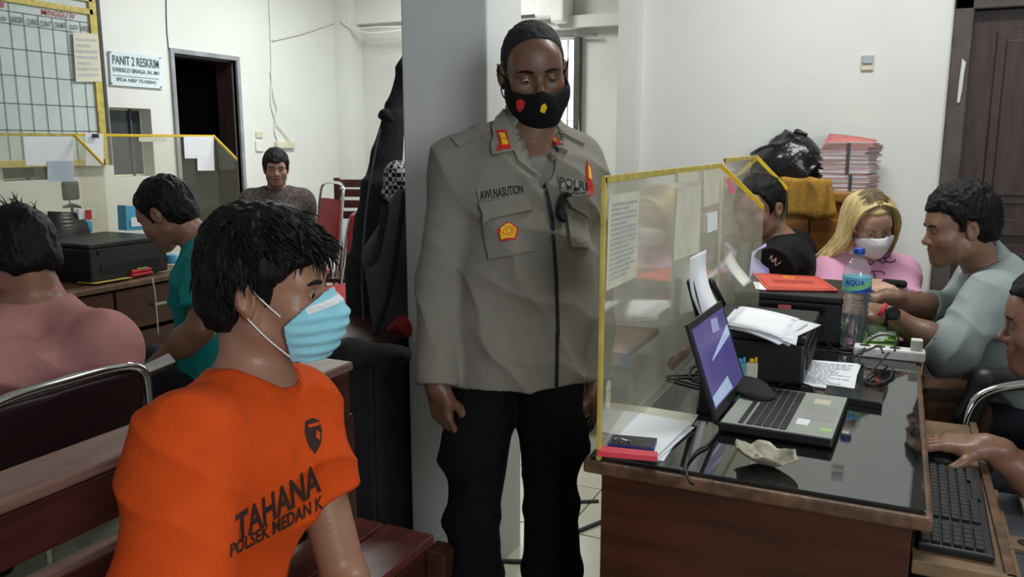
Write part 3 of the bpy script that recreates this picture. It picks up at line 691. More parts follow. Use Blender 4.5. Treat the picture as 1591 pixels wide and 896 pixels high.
# lettering and crest, cast on the cloth
M['inkO'] = mat('black_print', (.03, .012, .010), .8)
lay('lettering', text_bm('TAHANA', .03, 40), [(367, 843), (499, 762), (493, 718), (365, 800)], SB, M['inkO'], root, .0012)
lay('lettering', text_bm('POLSEK MEDAN K', .03, 48), [(357, 866), (502, 789), (501, 767), (357, 845)], SB, M['inkO'], root, .0012)
lay_poly('crest', [(474, 654), (484, 649), (495, 652), (500, 668), (498, 690), (489, 705), (479, 692), (473, 672)], SB, M['inkO'], root, .001)
lay_poly('crest_band', [(477, 660), (494, 655), (495, 660), (478, 665)], SB, M['orange'], root, .0022)
lay_poly('crest_mark', [(490, 668), (496, 672), (495, 684), (489, 680)], SB, M['orange'], root, .0022)
# hair
def sel(q): return q[2] > .055 or (q[1] < -.01 and q[2] > -.02)
LO = [(-.16, -.072), (-.060, -.075), (-.030, -.040), (-.026, .016), (-.002, .032), (.008, .012), (.018, -.022), (.028, -.014), (.034, .012), (.052, .030), (.062, .052), (.085, .056), (.14, .05)]
v, f_ = hair_geo(fr, .003, LO, .020, .008, .006, 4, f=45); hr = mk('hair', v, f_, M['hair'], root, True)
def flow(q, t): return np.array((q[0]*4, .8, -.1-.9*t))
tufts(fr, root, 900, lambda q: q[2] > .070, flow, M['hair'], .036, .0030, skullr=(.098, .116, .112))
def flow2(q, t): return np.array((q[0]*3, .25, -1.1))
tufts(fr, root, 500, lambda q: -.025 < q[2] < .09 and q[1] < .01 and not (abs(q[0]) > .05 and q[1] > -.045 and q[2] < .03), flow2, M['hair'], .030, .0030, skullr=(.094, .116, .104), seed=5)
def flow3(q, t): return np.array((q[0]*2.0+.12, .75-.8*t, -.25-1.2*t))
tufts(fr, root, 130, lambda q: q[2] > .070 and q[1] > .040, flow3, M['hair'], .050, .0024, skullr=(.090, .108, .103), seed=9)
brows(fr, root, body, .0026); eyes(fr, root)
# surgical mask
def mask_geo(fr, h, th=.0028, out=.006, top=-.012, topb=-.030, bot=-.118, back=.034, pleat=.0, ridge=0, wide=0, tb=None):
    o, R, s = fr
    P = [ell((0, .034, -.045), (.071+wide, .068+out, .082), 0, fr), ell((0, .062, -.100), (.046, .036, .034), .03, fr), cone((0, .090, -.004), (0, .110+out*.5, -.040), .012, .022, .03, fr), ell((0, .084, -.070), (.044, .036, .038), .03, fr), ell((-.044, .058, -.040), (.030, .032, .034), .03, fr), ell((.044, .058, -.040), (.030, .032, .034), .03, fr)]
    if ridge: P.append(ell((0, .090, -.052), (.012, .042, .050), .03, fr))
    lo, hi = o-.16*s, o+.16*s
    Fd, l = field(P, lo, hi, h); n = Fd.shape; X = [l[i]+h*np.arange(n[i])-o[i] for i in range(3)]
    x, y, z = X[0][:, None, None], X[1][None, :, None], X[2][None, None, :]; x, y, z = [(R[0, i]*x+R[1, i]*y+R[2, i]*z)/s for i in range(3)]
    if pleat: Fd = Fd-pleat*np.sin(z*2*math.pi/.021)*np.clip((y-.05)/.03, 0, 1)
    zt = top+(topb-top)*np.clip((.100-y)/(.100-back), 0, 1)+.004*np.cos(np.clip(np.abs(x)/.03, 0, 1)*math.pi)
    g = np.maximum(np.abs(Fd-.001)-th, (z-zt)*s); g = np.maximum(g, (bot+.55*np.clip(.06-y, 0, 1)*0-z)*s); g = np.maximum(g, (back-y+(0 if tb is None else tb*np.abs(z+.06)))*s)
    v, f = nets(g, l, h); return relax(v, f, 1), f
v, f_ = mask_geo(fr, .0026, pleat=.0018, out=.008, top=.002, topb=-.044, back=.052); tq = (v-hc)@fr[1]/fr[2]; tt = np.ones((len(v), 3)); 
mb = M['maskblue']; mk('face_mask', v, f_, mb, root, True); MB_ = bvh_of((v, f_))
lay_poly('mask_band', [(473, 479), (478, 489), (510, 478), (541, 464), (536, 452), (505, 468)], MB_, M['maskwhite'], root, .0008)
def loopstr(fr, s, root, m, a=(.060, .040, -.032), b=(.060, .040, -.108), r=.0014):
    o, R, sc = fr; L = lambda p: o+R@np.array(p)*sc; e = .004
    for z0, z1 in ((a, (.090, -.006, .026)), (b, (.084, -.008, -.036))):
        p0 = (s*z0[0], z0[1], z0[2]); p1 = (s*z1[0], z1[1], z1[2]); md = (s*(.5*(z0[0]+z1[0])+.006), (z0[1]+z1[1])/2, (z0[2]+z1[2])/2)
        tube('mask_string', [L(p0), L(md), L(p1)], r, m, root, 6)
loopstr(fr, 1, root, M['maskwhite'], a=(.060, .054, -.048), b=(.056, .054, -.108)); loopstr(fr, -1, root, M['maskwhite'], a=(.060, .054, -.048), b=(.056, .054, -.108))

# ---------------------------------------------------------------- 2. standing officer
M['skinP'] = skin('skin_officer', (.140, .068, .043)); M['uni'] = cloth('uniform_grey', (.215, .200, .170), var=.05); M['blackcloth'] = cloth('black_cloth', (.0035, .0035, .004), var=.2)
root = person('standing officer in a grey uniform shirt, black trousers and black mask by the pillar', (-.93, 1.92, 0))
T = 2.08
hc = A_(829, 112, T-.02); fr = FR(hc, Rm(-57, -15, 5), .99)
nb = A_(822, 205, T+.02); shR = A_(718, 252, T-.02); shL = A_(893, 250, T+.06); pel = np.array(PT(808, T, .93))
B = Body(pel, nb, shL, shR, 1.06, .035)
neck = (hc+fr[1]@np.array((0, -.03, -.055)), nb-np.array((0, 0, .03)), .057, .063)
elR = A_(688, 430, T-.03); wrR = A_(679, 600, T-.08); elL = A_(915, 430, T+.08); wrL = A_(926, 590, T+.04)
arms = [(elR, wrR, ((.16, .02, -1), (-.35, -.92, 0), dict(side=-1, curl=(.38, .46, .52, .58), thumb_in=.5, spread=.0, s=.95)), .041, .029, shR), (elL, wrL, ((.0, .0, -1), (.8, .2, 0), dict(side=1, curl=(.3, .35, .4, .4))), .041, .029, shL)]
hipR = np.array(PT(758, T, .86)); hipL = np.array(PT(852, T, .86)); knR = np.array(PT(734, T-.02, .47)); knL = np.array(PT(856, T, .48)); anR = np.array(PT(738, T+.02, .09)); anL = np.array(PT(860, T+.02, .09))
fd = np.array((.55, -.83, 0)); fdR = np.array((.1, -1, 0.))
g = body = body_geo(fr, .0036, neck, B, arms, [(hipR, knR, anR, fdR*.8), (hipL, knL, anL, fd*.8)], slit=.0012); mk('body', *g, M['skinP'], root, True, tint=face_tint(g[0], fr))
hemz = PD(800, 606, T-.1)[2]
jn = (nb-B.R[:, 2]*.155+B.R[:, 1]*.13, hc+fr[1]@np.array((0, -.01, -.05)))
P = B.trunk(.016)+[cone(pel-[0, 0, .1], B.at(0, 0, .3), .178, .160, .05, flat=(B.R[:, 1], 1.12)), plane((0, 0, hemz), (0, 0, -1)),
    cone(shR, elR, .072, .064, .035), cone(elR, wrR+(wrR-elR)*-.01, .064, .054, .02, cap=True), cone(shL, elL, .068, .062, .035), cone(elL, wrL, .062, .052, .02, cap=True),
    cone(nb-B.R[:, 2]*.05, lerp(neck[0], neck[1], .45), .088, .070, .02),
    cone(jn[0], jn[0]*.45+jn[1]*.55+B.R[:, 1]*.03, .012, .062, .008, op='s'), cone(nb-B.R[:, 2]*.06, neck[0], .055, .064, .008, op='s')]
lo, hi = bounds([pel, nb, shL, shR, elR, wrR, elL, wrL], .14); lo[2] = hemz-.02
jv, jf = grow(P, lo, hi, .005, 1, folds(.0045, ((.3, .2, 1), (1, .4, .8)), 5, 11)); mk('uniform_shirt', jv, jf, M['uni'], root, True); SB = bvh_of((jv, jf))
v, f_ = grow(B.trunk(.004, low=False)+[cone(neck[0], neck[1], .056, .066, .02), plane(B.at(0, 0, .5), -B.R[:, 2]), func(lambda x, y, z: z-(nb[2]-.022)+.35*((x-nb[0])*B.R[0, 1]+(y-nb[1])*B.R[1, 1]), 0)], nb-.24, nb+.2, .006); mk('undershirt', v, f_, M['greytee'], root, True)
# trousers bloused over boots
P = [ell((0, 0, 0), (.155, .118, .13), .04, FR(pel-[0, 0, .05], B.R))]
for s, hp, kn, an in ((1, hipR, knR, anR), (-1, hipL, knL, anL)):
    md = lerp(kn, an, .42); P += [cone(hp, kn, .094, .066, .012), cone(kn, md, .066, .072, .012), ell(md, (.080, .080, .062), .012), ell(lerp(hp, kn, .58)+B.R[:, 0]*s*.035, (.065, .075, .09), .03), ell(lerp(kn, an, .02), (.072, .072, .04), .012)]
P += [plane((0, 0, .245), (0, 0, -1), .03), plane((0, 0, hemz+.03), (0, 0, 1))]
v, f_ = grow(P, *bounds([pel, hipL, hipR, anL, anR], .19), .010, 1, folds(.006, ((.2, .1, 1),), 4.5, 5)); mk('trousers', v, f_, M['blackcloth'], root, True)
for an, kn, d in ((anR, knR, fdR), (anL, knL, fd)):
    d = d/np.linalg.norm(d); v, f_ = grow([cone(lerp(kn, an, .35), an, .062, .050, .02), cone(an-[0, 0, .04], an+d*.15-[0, 0, .045], .046, .040, .03, flat=((0, 0, 1), .95)), plane((0, 0, .004), (0, 0, -1))], *bounds([lerp(kn, an, .3), an, an+d*.17, an*[1, 1, 0]], .08), .008); mk('boot', v, f_, M['boot'], root, True)
# placket, pockets, badges
U = M['uni']; M['uni2'] = cloth('uniform_piece', (.230, .214, .182), var=.04); U2 = M['uni2']; M['emb'] = mat('black_embroidery', (.006, .007, .010), .8)
lay_poly('placket', [(842, 281), (848, 281), (860, 340), (866, 430), (868, 520), (866, 606), (861, 606), (863, 520), (861, 430), (855, 345)], SB, M['emb'], root, .004, .0, 14)
lay_poly('name_tape', [(741, 294), (811, 283), (816, 303), (746, 314)], SB, U2, root, .004, .002)
lay('lettering', text_bm('AWI.NASUTION', .02, 24), [(748, 311), (813, 301), (811, 286), (746, 297)], SB, M['emb'], root, .0072)
lay_poly('name_tape', [(867, 275), (908, 283), (909, 300), (870, 297)], SB, U2, root, .004, .002)
lay('lettering', text_bm('POLRI', .02, 16), [(869, 292), (909, 299), (909, 284), (869, 276)], SB, M['emb'], root, .0072)
lay_poly('chest_pocket', [(753, 338), (825, 330), (829, 390), (762, 403), (757, 375)], SB, U2, root, .004, .005)
lay_poly('pocket_flap', [(748, 316), (818, 303), (826, 331), (757, 347)], SB, U2, root, .011, .006)
lay_poly('chest_pocket', [(876, 325), (905, 330), (914, 384), (885, 384)], SB, U2, root, .004, .005)
lay_poly('pocket_flap', [(871, 299), (908, 302), (908, 338), (884, 325)], SB, U2, root, .011, .006)
def star(cx, cy, r, n=10, q=.82): return [(cx+r*(1 if i % 2 == 0 else q)*math.sin(i*math.pi/5), cy-r*(1 if i % 2 == 0 else q)*math.cos(i*math.pi/5)) for i in range(n)]
lay_poly('badge', star(791, 362, 15.5), SB, M['tagred'], root, .0105, .001, label='red edge of the round chest badge')
lay_poly('badge', star(791, 362, 12.5), SB, M['tagyellow'], root, .0125, .001, label='yellow five-sided chest badge')
for rr_ in (4, 7.5):
    pts = [cast_px(SB, 791+rr_*math.cos(a), 362+rr_*.9*math.sin(a)) for a in np.linspace(0, 6.28, 13)]; tube('badge_stitch', [p+n*.0140 for p, n in pts], .0008, M['tagred'], root, 5, 2)
# lapels: stiff collar wings lying on the shoulders
def wing(name, polypx, off, th, m=U2): return lay_poly(name, polypx, SB, m, root, off, th, 8)
wing('collar_wing', [(776, 172), (790, 190), (806, 214), (796, 238), (767, 243), (765, 205)], .007, .004)
wing('lapel', [(797, 236), (806, 214), (822, 240), (843, 276), (838, 279), (803, 252)], .005, .004)
wing('collar_wing', [(853, 188), (866, 200), (880, 239), (862, 232), (850, 210)], .007, .004)
wing('lapel', [(850, 210), (862, 232), (866, 240), (848, 268), (844, 277), (846, 240)], .005, .004)
for a in ([(772, 209), (788, 208), (792, 236), (774, 237)], [(858, 207), (866, 207), (874, 231), (866, 231)]):
    lay_poly('collar_tab', a, SB, M['tagred'], root, .012, .002, 3); b = [tuple(np.mean(a, 0)*(1-.62)+np.array(p)*.62) for p in a]
    lay_poly('tab_bar', [tuple(lerp(b[0], b[3], 0)), tuple(lerp(b[1], b[2], 0)), tuple(lerp(b[1], b[2], .44)), tuple(lerp(b[0], b[3], .44))], SB, M['tagyellow'], root, .015, .001, 2)
    lay_poly('tab_bar', [tuple(lerp(b[0], b[3], .56)), tuple(lerp(b[1], b[2], .56)), tuple(b[2]), tuple(b[3])], SB, M['tagyellow'], root, .015, .001, 2)
lay_poly('epaulette', [(702, 217), (742, 196), (762, 197), (762, 206), (740, 217), (712, 230)], SB, U2, root, .004, .003)
lay_poly('epaulette', [(868, 205), (884, 205), (904, 216), (907, 226), (886, 216)], SB, U2, root, .004, .003)
lay_poly('sleeve_patch', [(911, 250), (918, 262), (921, 300), (915, 306), (910, 280)], SB, M['tagred'], root, .002, .001, 5)
lay_poly('sleeve_patch', [(912, 256), (916, 262), (917, 280), (913, 276)], SB, M['tagyellow'], root, .004, .001, 3)
pts = [cast_px(SB, *p)[0]-Vector(B.R[:, 0])*0 for p in [(873, 305), (868, 330), (874, 345)]]; nrm = Vector(B.R[:, 1])
tube('radio_clip', [p+nrm*.014 for p in pts], [.008, .012, .007], M['blackg'], root, 8); tube('radio_clip', [pts[0]+nrm*.016, pts[0]+nrm*.02+V(.015, 0, .004)], .006, M['blackg'], root, 8, 1)
# head: hair, mask, brows
LP = [(-.16, -.040), (-.070, -.045), (-.035, -.015), (-.026, .020), (-.002, .030), (.010, .004), (.022, .002), (.034, .042), (.040, .062), (.054, .078), (.066, .088), (.14, .092)]
v, f_ = hair_geo(fr, .003, LP, .0015, .002, .0014, 6, f=120); M['hairP'] = mat('cropped_hair', (.008, .007, .007), .8, var=.5, scale=90, bump=.4, bscale=260); mk('hair', v, f_, M['hairP'], root, True)
brows(fr, root, body, .0019); eyes(fr, root, (0, 1, -.8))
M['maskblack'] = cloth('black_mask', (.006, .006, .007), .75)
v, f_ = mask_geo(fr, .003, out=.006, top=-.026, topb=.002, bot=-.120, back=.014, wide=.001); mk('face_mask', v, f_, M['maskblack'], root, True); MBp = bvh_of((v, f_))
lay_poly('mask_print', [(802, 157), (809, 154), (816, 158), (814, 169), (808, 175), (803, 168)], MBp, M['tagred'], root, .001, 0, 3)
lay_poly('mask_print', [(841, 164), (846, 160), (850, 166), (846, 176), (839, 173)], MBp, M['tagyellow'], root, .001, 0, 3)
for s in (-1, 1): loopstr(fr, s, root, M['blackcloth'], a=(.070, .016, -.010), b=(.066, .016, -.07), r=.0018)
# ---------------------------------------------------------------- shared helper for the smaller figures
def figure(label, base, head, facing, nbp, sh, pelp, skinm, top, h=.005, hh=.0045, sleeve=None, arms=(), legs=None, w=1., belly=.0, hs=1., line=LINE, hair_t=.014, hair_kw=None, beard=0, neck_r=.056, e=.014, hem=None, fold=(.004, ((.3, .2, 1), (1, -.5, .6)), 5, 1), lip=(.85, .55, .52), collar_r=.066, shname='shirt', long_hair=False, sleeve_r=(.066, .066), slit=.0042, thick=1.):
    root = person(label, base); hc = np.array(head, float); fr = FR(hc, Rm(*facing), hs); nb = np.array(nbp, float); shL, shR = [np.array(a, float) for a in sh]; pel = np.array(pelp, float)
    B = Body(pel, nb, shL, shR, w, belly, depth=thick); neck = (hc+fr[1]@np.array((0, -.03, -.055)), nb-np.array((0, 0, .03)), neck_r, neck_r+.006)
    lg = [(a, b, c, (b-a)/np.linalg.norm(b-a)) for a, b, c in (legs or [])]
    g = body = body_geo(fr, hh, neck, B, [(a[0], a[1], a[3], a[4], a[5], a[7] if len(a) > 7 else None) for a in arms], lg, slit=slit); mk('body', *g, skinm, root, True, tint=face_tint(g[0], fr, lip, beard))
    nd = neck[0]-nb; nd /= np.linalg.norm(nd); P = B.trunk(e)
    if hem: P.append(plane((0, 0, hem), (0, 0, -1)))
    pts = [pel, nb, shL, shR]
    for ch in (sleeve or ()):
        for i in range(len(ch)-1): P.append(cone(ch[i], ch[i+1], sleeve_r[0], sleeve_r[1], .03, cap=(i == len(ch)-2))); pts.append(ch[i+1])
    P.append(cone(nb-nd*.03+B.R[:, 1]*.008, nb+nd*.15, collar_r, collar_r+.015, .006, op='s'))
    sv = grow(P, *bounds(pts, .17), h, 1, folds(*fold)); mk(shname, *sv, top, root, True)
    if hair_kw is not False:
        kw = dict(t=hair_t, rough=.004, seed=3); kw.update(hair_kw or {}); v, f_ = hair_geo(fr, hh*.85, line, **kw); mk('hair', v, f_, M['hair'], root, True)
    if legs:
        P = [ell((0, 0, 0), (.165*w, .125, .11), .04, FR(pel, B.R))]; pts = [pel]
        for hp, kn, an in legs: P += [cone(hp, kn, .09, .072, .04), cone(kn, an, .07, .055, .03, cap=True)]; pts += [kn, an]
        mk('trousers', *grow(P, *bounds(pts, .15), .013), M['jeansO'], root, True)
        for a, b, c, d in lg: d = d*[1, 1, 0]; mk('shoe', *grow([cone(c-d*.03-[0, 0, .02], c+d*.15-[0, 0, .045], .044, .038, .02), plane((0, 0, .004), (0, 0, -1))], *bounds([c-[0, 0, .07], c+d*.17], .07), .008), M['boot'], root, True)
    return root, fr, B, body, sv
def seat_legs(B, d, spread=.12, knee=.44, drop=None):
    d = np.array(d, float); d /= np.linalg.norm(d); out = []
    for s in (-1, 1):
        hp = B+d*.02+np.cross(d, (0, 0, 1))*s*.09; kn = B+d*knee+np.cross(d, (0, 0, 1))*s*spread; kn[2] = B[2]+.01; an = kn+d*.04; an[2] = .09; out.append((hp, kn, an))
    return out
a3 = lambda *p: np.array(p, float)
# 3. man in a pink shirt, back to us
M['skinB'] = skin('skin_pink_shirt_man', (.25, .125, .08)); M['pinkshirt'] = cloth('pink_shirt', (.44, .20, .185), var=.06)
nb = A_(62, 475, 2.22); hc = A_(28, 398, 2.20); pel = a3(-2.05, 1.34, .50)
shN = A_(166, 535, 2.10); shF = A_(-70, 560, 2.02)      # right shoulder is the far-right one in the picture
root, fr, B, body, sv = figure('man in a pink shirt seen from behind, leaning over the left desk', (-2.05, 1.34, 0), hc, (172, -22, 0), nb, (shF, shN), pel, M['skinB'], M['pinkshirt'],
    h=.006, hh=.004, sleeve=[[shN, shN+a3(-.04, .0, -.33), shN+a3(-.30, .0, -.34)], [shF, shF+a3(-.05, -.08, -.26), shF+a3(-.3, 0, -.3)]],
    arms=[(shN+a3(-.04, .0, -.33), shN+a3(-.32, .0, -.33), .006, ((-1, 0, 0), (0, 0, 1), dict(side=-1)), .043, .028, .12, shN)], legs=seat_legs(pel, (-1, .1, 0)), w=1.12, belly=.03, hair_t=.012, line=[(-.16, -.060), (-.06, -.066), (-.03, -.03), (-.026, .02), (0, .035), (.03, .03), (.05, .06), (.14, .07)],
    fold=(.009, ((.5, .4, 1), (.2, 1, .9)), 3.6, 8), e=.020, sleeve_r=(.078, .070), collar_r=.070, hs=1.04, beard=.2)
v, f_ = grow([cone(nb-B.R[:, 2]*.02, lerp(nb, hc, .38), .084, .068, 0), cone(nb-B.R[:, 2]*.05, lerp(nb, hc, .6), .062, .060, 0, op='s')], nb-.14, nb+.14, .005, 1); mk('collar', v, f_, M['pinkshirt'], root, True)
tufts(fr, root, 60, lambda q: q[2] > .10, lambda q, t: np.array((q[0], .1, 1-t)), M['hair'], .03, .0012)
# 4. man in a teal T-shirt, writing at the left desk
M['skinT'] = skin('skin_teal_shirt_man', (.25, .125, .078)); M['teal'] = cloth('teal_tee', (.012, .26, .25), var=.08)
hc = A_(258, 331, 3.02); nb = A_(322, 375, 3.05); pel = a3(-2.22, 2.18, .50); shR_ = A_(318, 428, 3.10); shL_ = A_(322, 425, 2.80)
elL_ = A_(312, 510, 2.72); wrL_ = A_(240, 568, 2.78)
root, fr, B, body, sv = figure('man in a teal T-shirt bending over the left desk in profile', (-2.22, 2.18, 0), hc, (194, -30, 0), nb, (shL_, shR_), pel, M['skinT'], M['teal'],
    h=.007, hh=.0042, sleeve=[[shL_, lerp(shL_, elL_, .70)], [shR_, shR_+a3(-.1, 0, -.14)]], arms=[(elL_, wrL_, .005, ((-1, -.1, -.35), (0, -.3, 1), dict(side=1, curl=(.5, .6, .6, .6))), .046, .03, .12, shL_)], legs=seat_legs(pel, (-1, 0, 0)), w=.98, hair_t=.012, sleeve_r=(.072, .078), hair_kw=dict(top=.004, rough=.005), line=LINE)
brows(fr, root, body)
# 5. boy by the far wall
M['skinY'] = skin('skin_boy', (.28, .15, .10)); M['hoodie'] = cloth('grey_brown_jacket', (.060, .048, .046), var=.6, scale=60)
hc = A_(429, 262, 5.45); nb = A_(430, 297, 5.5); cd = a3(.60, -.80, 0); pel = nb+a3(-.02, .02, -.55); lt = a3(-.80, -.60, 0)
hc = np.array(hc)
root, fr, B, body, sv = figure('young man in a dark patterned jacket sitting by the far left wall', (pel[0], pel[1], 0), hc, (-48, -4, 0), nb, (nb-lt*.16+a3(0, 0, -.06), nb+lt*.16+a3(0, 0, -.06)), pel, M['skinY'], M['hoodie'],
    h=.009, hh=.0055, sleeve=[[nb-lt*.16+a3(0, 0, -.06), nb-lt*.22+a3(0, 0, -.34)], [nb+lt*.16+a3(0, 0, -.06), nb+lt*.24+a3(0, 0, -.34)]], legs=seat_legs(pel, cd), w=.95, hair_t=.016, hs=.92, hair_kw=dict(top=.010, rough=.006), line=[(-.16, -.06), (-.05, -.05), (-.026, .015), (.0, .03), (.01, 0), (.03, -.01), (.045, .03), (.06, .045), (.14, .050)], beard=.25, e=.03)
brows(fr, root, body); eyes(fr, root, (.1, 1, -.05))
# 6. man in a black T-shirt behind the acrylic
M['skinK'] = skin('skin_black_tee_man', (.24, .125, .085)); M['blacktee'] = cloth('black_tee', (.008, .008, .009), var=.2)
hc = A_(1180, 322, 3.15); nb = A_(1212, 372, 3.22); pel = a3(-.32, 3.42, .48); shR_ = A_(1235, 385, 3.36); shL_ = A_(1222, 398, 3.02); elL_ = A_(1192, 425, 2.93); wrL_ = A_(1145, 395, 3.0); elR_ = A_(1255, 440, 3.25)
root, fr, B, body, sv = figure('man in a black T-shirt with one bare foot up, half hidden by the acrylic screen', (-.32, 3.42, 0), hc, (238, -12, 0), nb, (shL_, shR_), pel, M['skinK'], M['blacktee'],
    h=.008, hh=.005, sleeve=[[shL_, lerp(shL_, elL_, .75)], [shR_, shR_+a3(.02, 0, -.2)]], arms=[(A_(1205, 425, 3.0), A_(1262, 444, 3.03), .005, ((1, .2, -.1), (0, 0, 1), dict(side=1)), .038, .028, .12, shL_)], w=1.0, hair_t=.010, sleeve_r=(.075, .085), thick=1.0)
sq = SBk = bvh_of(sv)
for a in ([(1196, 402), (1200, 396), (1199, 406), (1206, 400), (1205, 408)], [(1201, 407), (1206, 403), (1205, 412), (1214, 406)]):
    pts = [cast_px(SBk, *p) for p in a]; tube('shirt_print', [p+n*.002 for p, n in pts if p], .0013, M['white'], root, 5, 3)
# crossed leg with the bare foot showing past the partition
kn = a3(-.62, 3.02, .50); an = a3(-.73, 2.98, .60); 
ft = A_(1060, 552, 3.40); kne = a3(-.58, 3.46, .56)
tr = grow([cone(pel, kne, .085, .07, .03), cone(kne, ft+a3(.17, .03, .01), .068, .046, .03, cap=True), cone(pel+a3(0, .1, 0), a3(-.62, 3.58, .47), .085, .07, .03), cone(a3(-.62, 3.58, .47), a3(-.66, 3.58, .06), .068, .05, .03, cap=True)], *bounds([pel, kne, ft, a3(-.66, 3.58, .1)], .16), .012); mk('trousers', *tr, M['jeansO'], root, True)
P = [cone(ft+a3(.22, .04, .015), ft+a3(.02, 0, .0), .036, .036, .02)]; base = ft+a3(.0, .0, -.0); dv = a3(-.45, -.15, -.88); dv /= np.linalg.norm(dv)
P += [cone(base+a3(.02, 0, .01), base+dv*.05, .030, .024, .02)]
for i in range(5):
    o = base+dv*.055+a3(-.55, -.1, .30)*(i-2)*.0-np.cross(dv, (0, 1, 0))*(i-2)*.0155; P.append(cone(o-dv*.03, o+dv*(.026-.004*i), .0105-.001*i, .0095-.001*i, .004))
mk('foot', *grow(P, *bounds([base, ft+a3(.22, .04, .015)], .11), .004), M['skinK'], root, True)
# 7. blonde woman in pink
M['skinW'] = skin('skin_woman', (.50, .30, .22)); M['pinktee'] = cloth('pink_top', (.66, .33, .48), var=.04); M['blonde'] = mat('blonde_hair', (.50, .35, .12), .4, col2=(.72, .58, .30), scale=30, bump=.5, bscale=90, stretch=(1, 1, .15)); M['roots'] = mat('dark_hair_roots', (.17, .12, .06), .5, var=.4, scale=30)
hc = A_(1352, 345, 3.12); nb = A_(1345, 402, 3.2); lt = a3(-.90, -.42, 0); pel = nb+a3(0, .02, -.50); shR_ = nb+lt*.14+a3(.0, 0, -.055); shL_ = nb-lt*.14+a3(0, 0, -.055)
elR_ = A_(1290, 470, 3.1); elL_ = A_(1400, 470, 3.1)
root, fr, B, body, sv = figure('blonde woman in a pink top and white mask looking down at her phone', (pel[0], pel[1], 0), hc, (-62, -26, 6), nb, (shL_, shR_), pel, M['skinW'], M['pinktee'], h=.006, hh=.004,
    sleeve=[[shL_, lerp(shL_, elL_, .95)], [shR_, lerp(shR_, elR_, .95)]], arms=[(elR_, A_(1335, 445, 2.95), .005, ((.6, -.5, .1), (0, -.3, 1), dict(side=-1)), .034, .024, .12, shR_), (elL_, A_(1385, 446, 2.95), .005, ((-.8, -.3, .1), (0, -.3, 1), dict(side=1)), .034, .024, .12, shL_)], w=.92, hair_kw=False, hs=.89, sleeve_r=(.066, .070), neck_r=.045, fold=(.005, ((1, .3, .4), (.2, .2, 1)), 6, 2), slit=.003)
# hair: smooth cap with a parting, long locks
LW = [(-.16, -.10), (-.02, -.10), (.0, .0), (.02, .03), (.045, .06), (.06, .078), (.14, .085)]
v, f_ = hair_geo(fr, .004, LW, .010, .004, .002, 3, f=50); mk('hair', v, f_, M['blonde'], root, True)
def locks(n, sel, path, r, m, seed, name='hair_locks'):
    rr = random.Random(seed); o, R, s = fr; VS = []; FS = []; k = 0; c = 0
    while c < n:
        th = rr.uniform(-math.pi, math.pi); x0 = rr.uniform(-1, 1)
        pts = path(rr, x0)
        if pts is None: continue
        c += 1; w = spline([Vector(o+R@np.array(p)*s) for p in pts], 4); v, f = tube_geo(w, [r*(1.1 if i < len(w)*.7 else 1.1*(1-(i/len(w)-.7)/.34)) for i in range(len(w))], 5)
        VS.extend(v); FS.extend([[a+k for a in x] for x in f]); k = len(VS)
    return mk(name, VS, FS, m, root, True)
def pathside(s):
    def p(rr, x0):
        y0 = rr.uniform(-.09, .062); j = rr.gauss(0, .004); sw = rr.uniform(0, 1)
        top = (s*.012, y0*.9+.0, .125-.35*abs(y0)**1.6*6*.3); a = (s*(.062+j), y0*.95-.005, .100-.2*abs(y0)); b = (s*(.094+j), y0*.85+.004, .02)
        if s > 0: return [top, a, b, (s*(.104+.02*sw), y0*.6+.02, -.06), (s*(.125+.03*sw), y0*.5+.01, -.12), (s*(.14+.07*sw), y0*.4-.02+.03*sw, -.17-.03*rr.random())]
        return [top, a, b, (s*(.088+.01*sw), y0*.7+.025, -.06), (s*(.078+.012*sw), y0*.5+.035, -.11-.02*rr.random())]
    return p
locks(190, None, pathside(1), .0042, M['blonde'], 4); locks(150, None, pathside(-1), .0042, M['blonde'], 6)
def parting(rr, x0):
    y0 = rr.uniform(-.07, .066); s = rr.choice((-1, 1)); sf = lambda x, y: .033+.1065*math.sqrt(max(0.02, 1-(x/.090)**2-((y+.014)/.109)**2)); return [(s*x, y0+x*.1, sf(x, y0)) for x in (.001, .02, .034+.03*rr.random())]
locks(130, None, parting, .0012, M['roots'], 8, 'hair_roots')
brows(fr, root, body, .0014, M['roots']); eyes(fr, root, (0, 1, -.6))
v, f_ = mask_geo(fr, .0035, out=.004, ridge=1, top=-.008, topb=-.034, bot=-.112, back=.052, wide=-.008); mk('face_mask', v, f_, M['maskwhite'], root, True)
for s in (-1, 1): loopstr(fr, s, root, M['maskwhite'], a=(.054, .056, -.044), b=(.050, .056, -.100))
SBw = bvh_of(sv); M['inkv'] = mat('violet_print', (.06, .03, .16), .7)
def scr(px, py, rx, ry, a0=0, a1=360, rot=0, n=14): return [(px+rx*math.cos(math.radians(a))*math.cos(rot)-ry*math.sin(math.radians(a))*math.sin(rot), py+rx*math.cos(math.radians(a))*math.sin(rot)+ry*math.sin(math.radians(a))*math.cos(rot)) for a in np.linspace(a0, a1, n)]
for poly in (scr(1372, 393, 11, 9), scr(1356, 400, 4, 12, rot=.35), scr(1383, 403, 8, 4, 0, 250), scr(1362, 425, 12, 4, 200, 380), [(1352, 433), (1356, 420), (1360, 433)], scr(1372, 405, 5, 3, 0, 200), [(1366, 390), (1368, 388)], [(1376, 389), (1378, 388)]):
    pts = [cast_px(SBw, *p) for p in poly]; pts = [p+n*.002 for p, n in pts if p]
    if len(pts) > 1: tube('shirt_print', pts, .0019, M['inkv'], root, 5, 2)
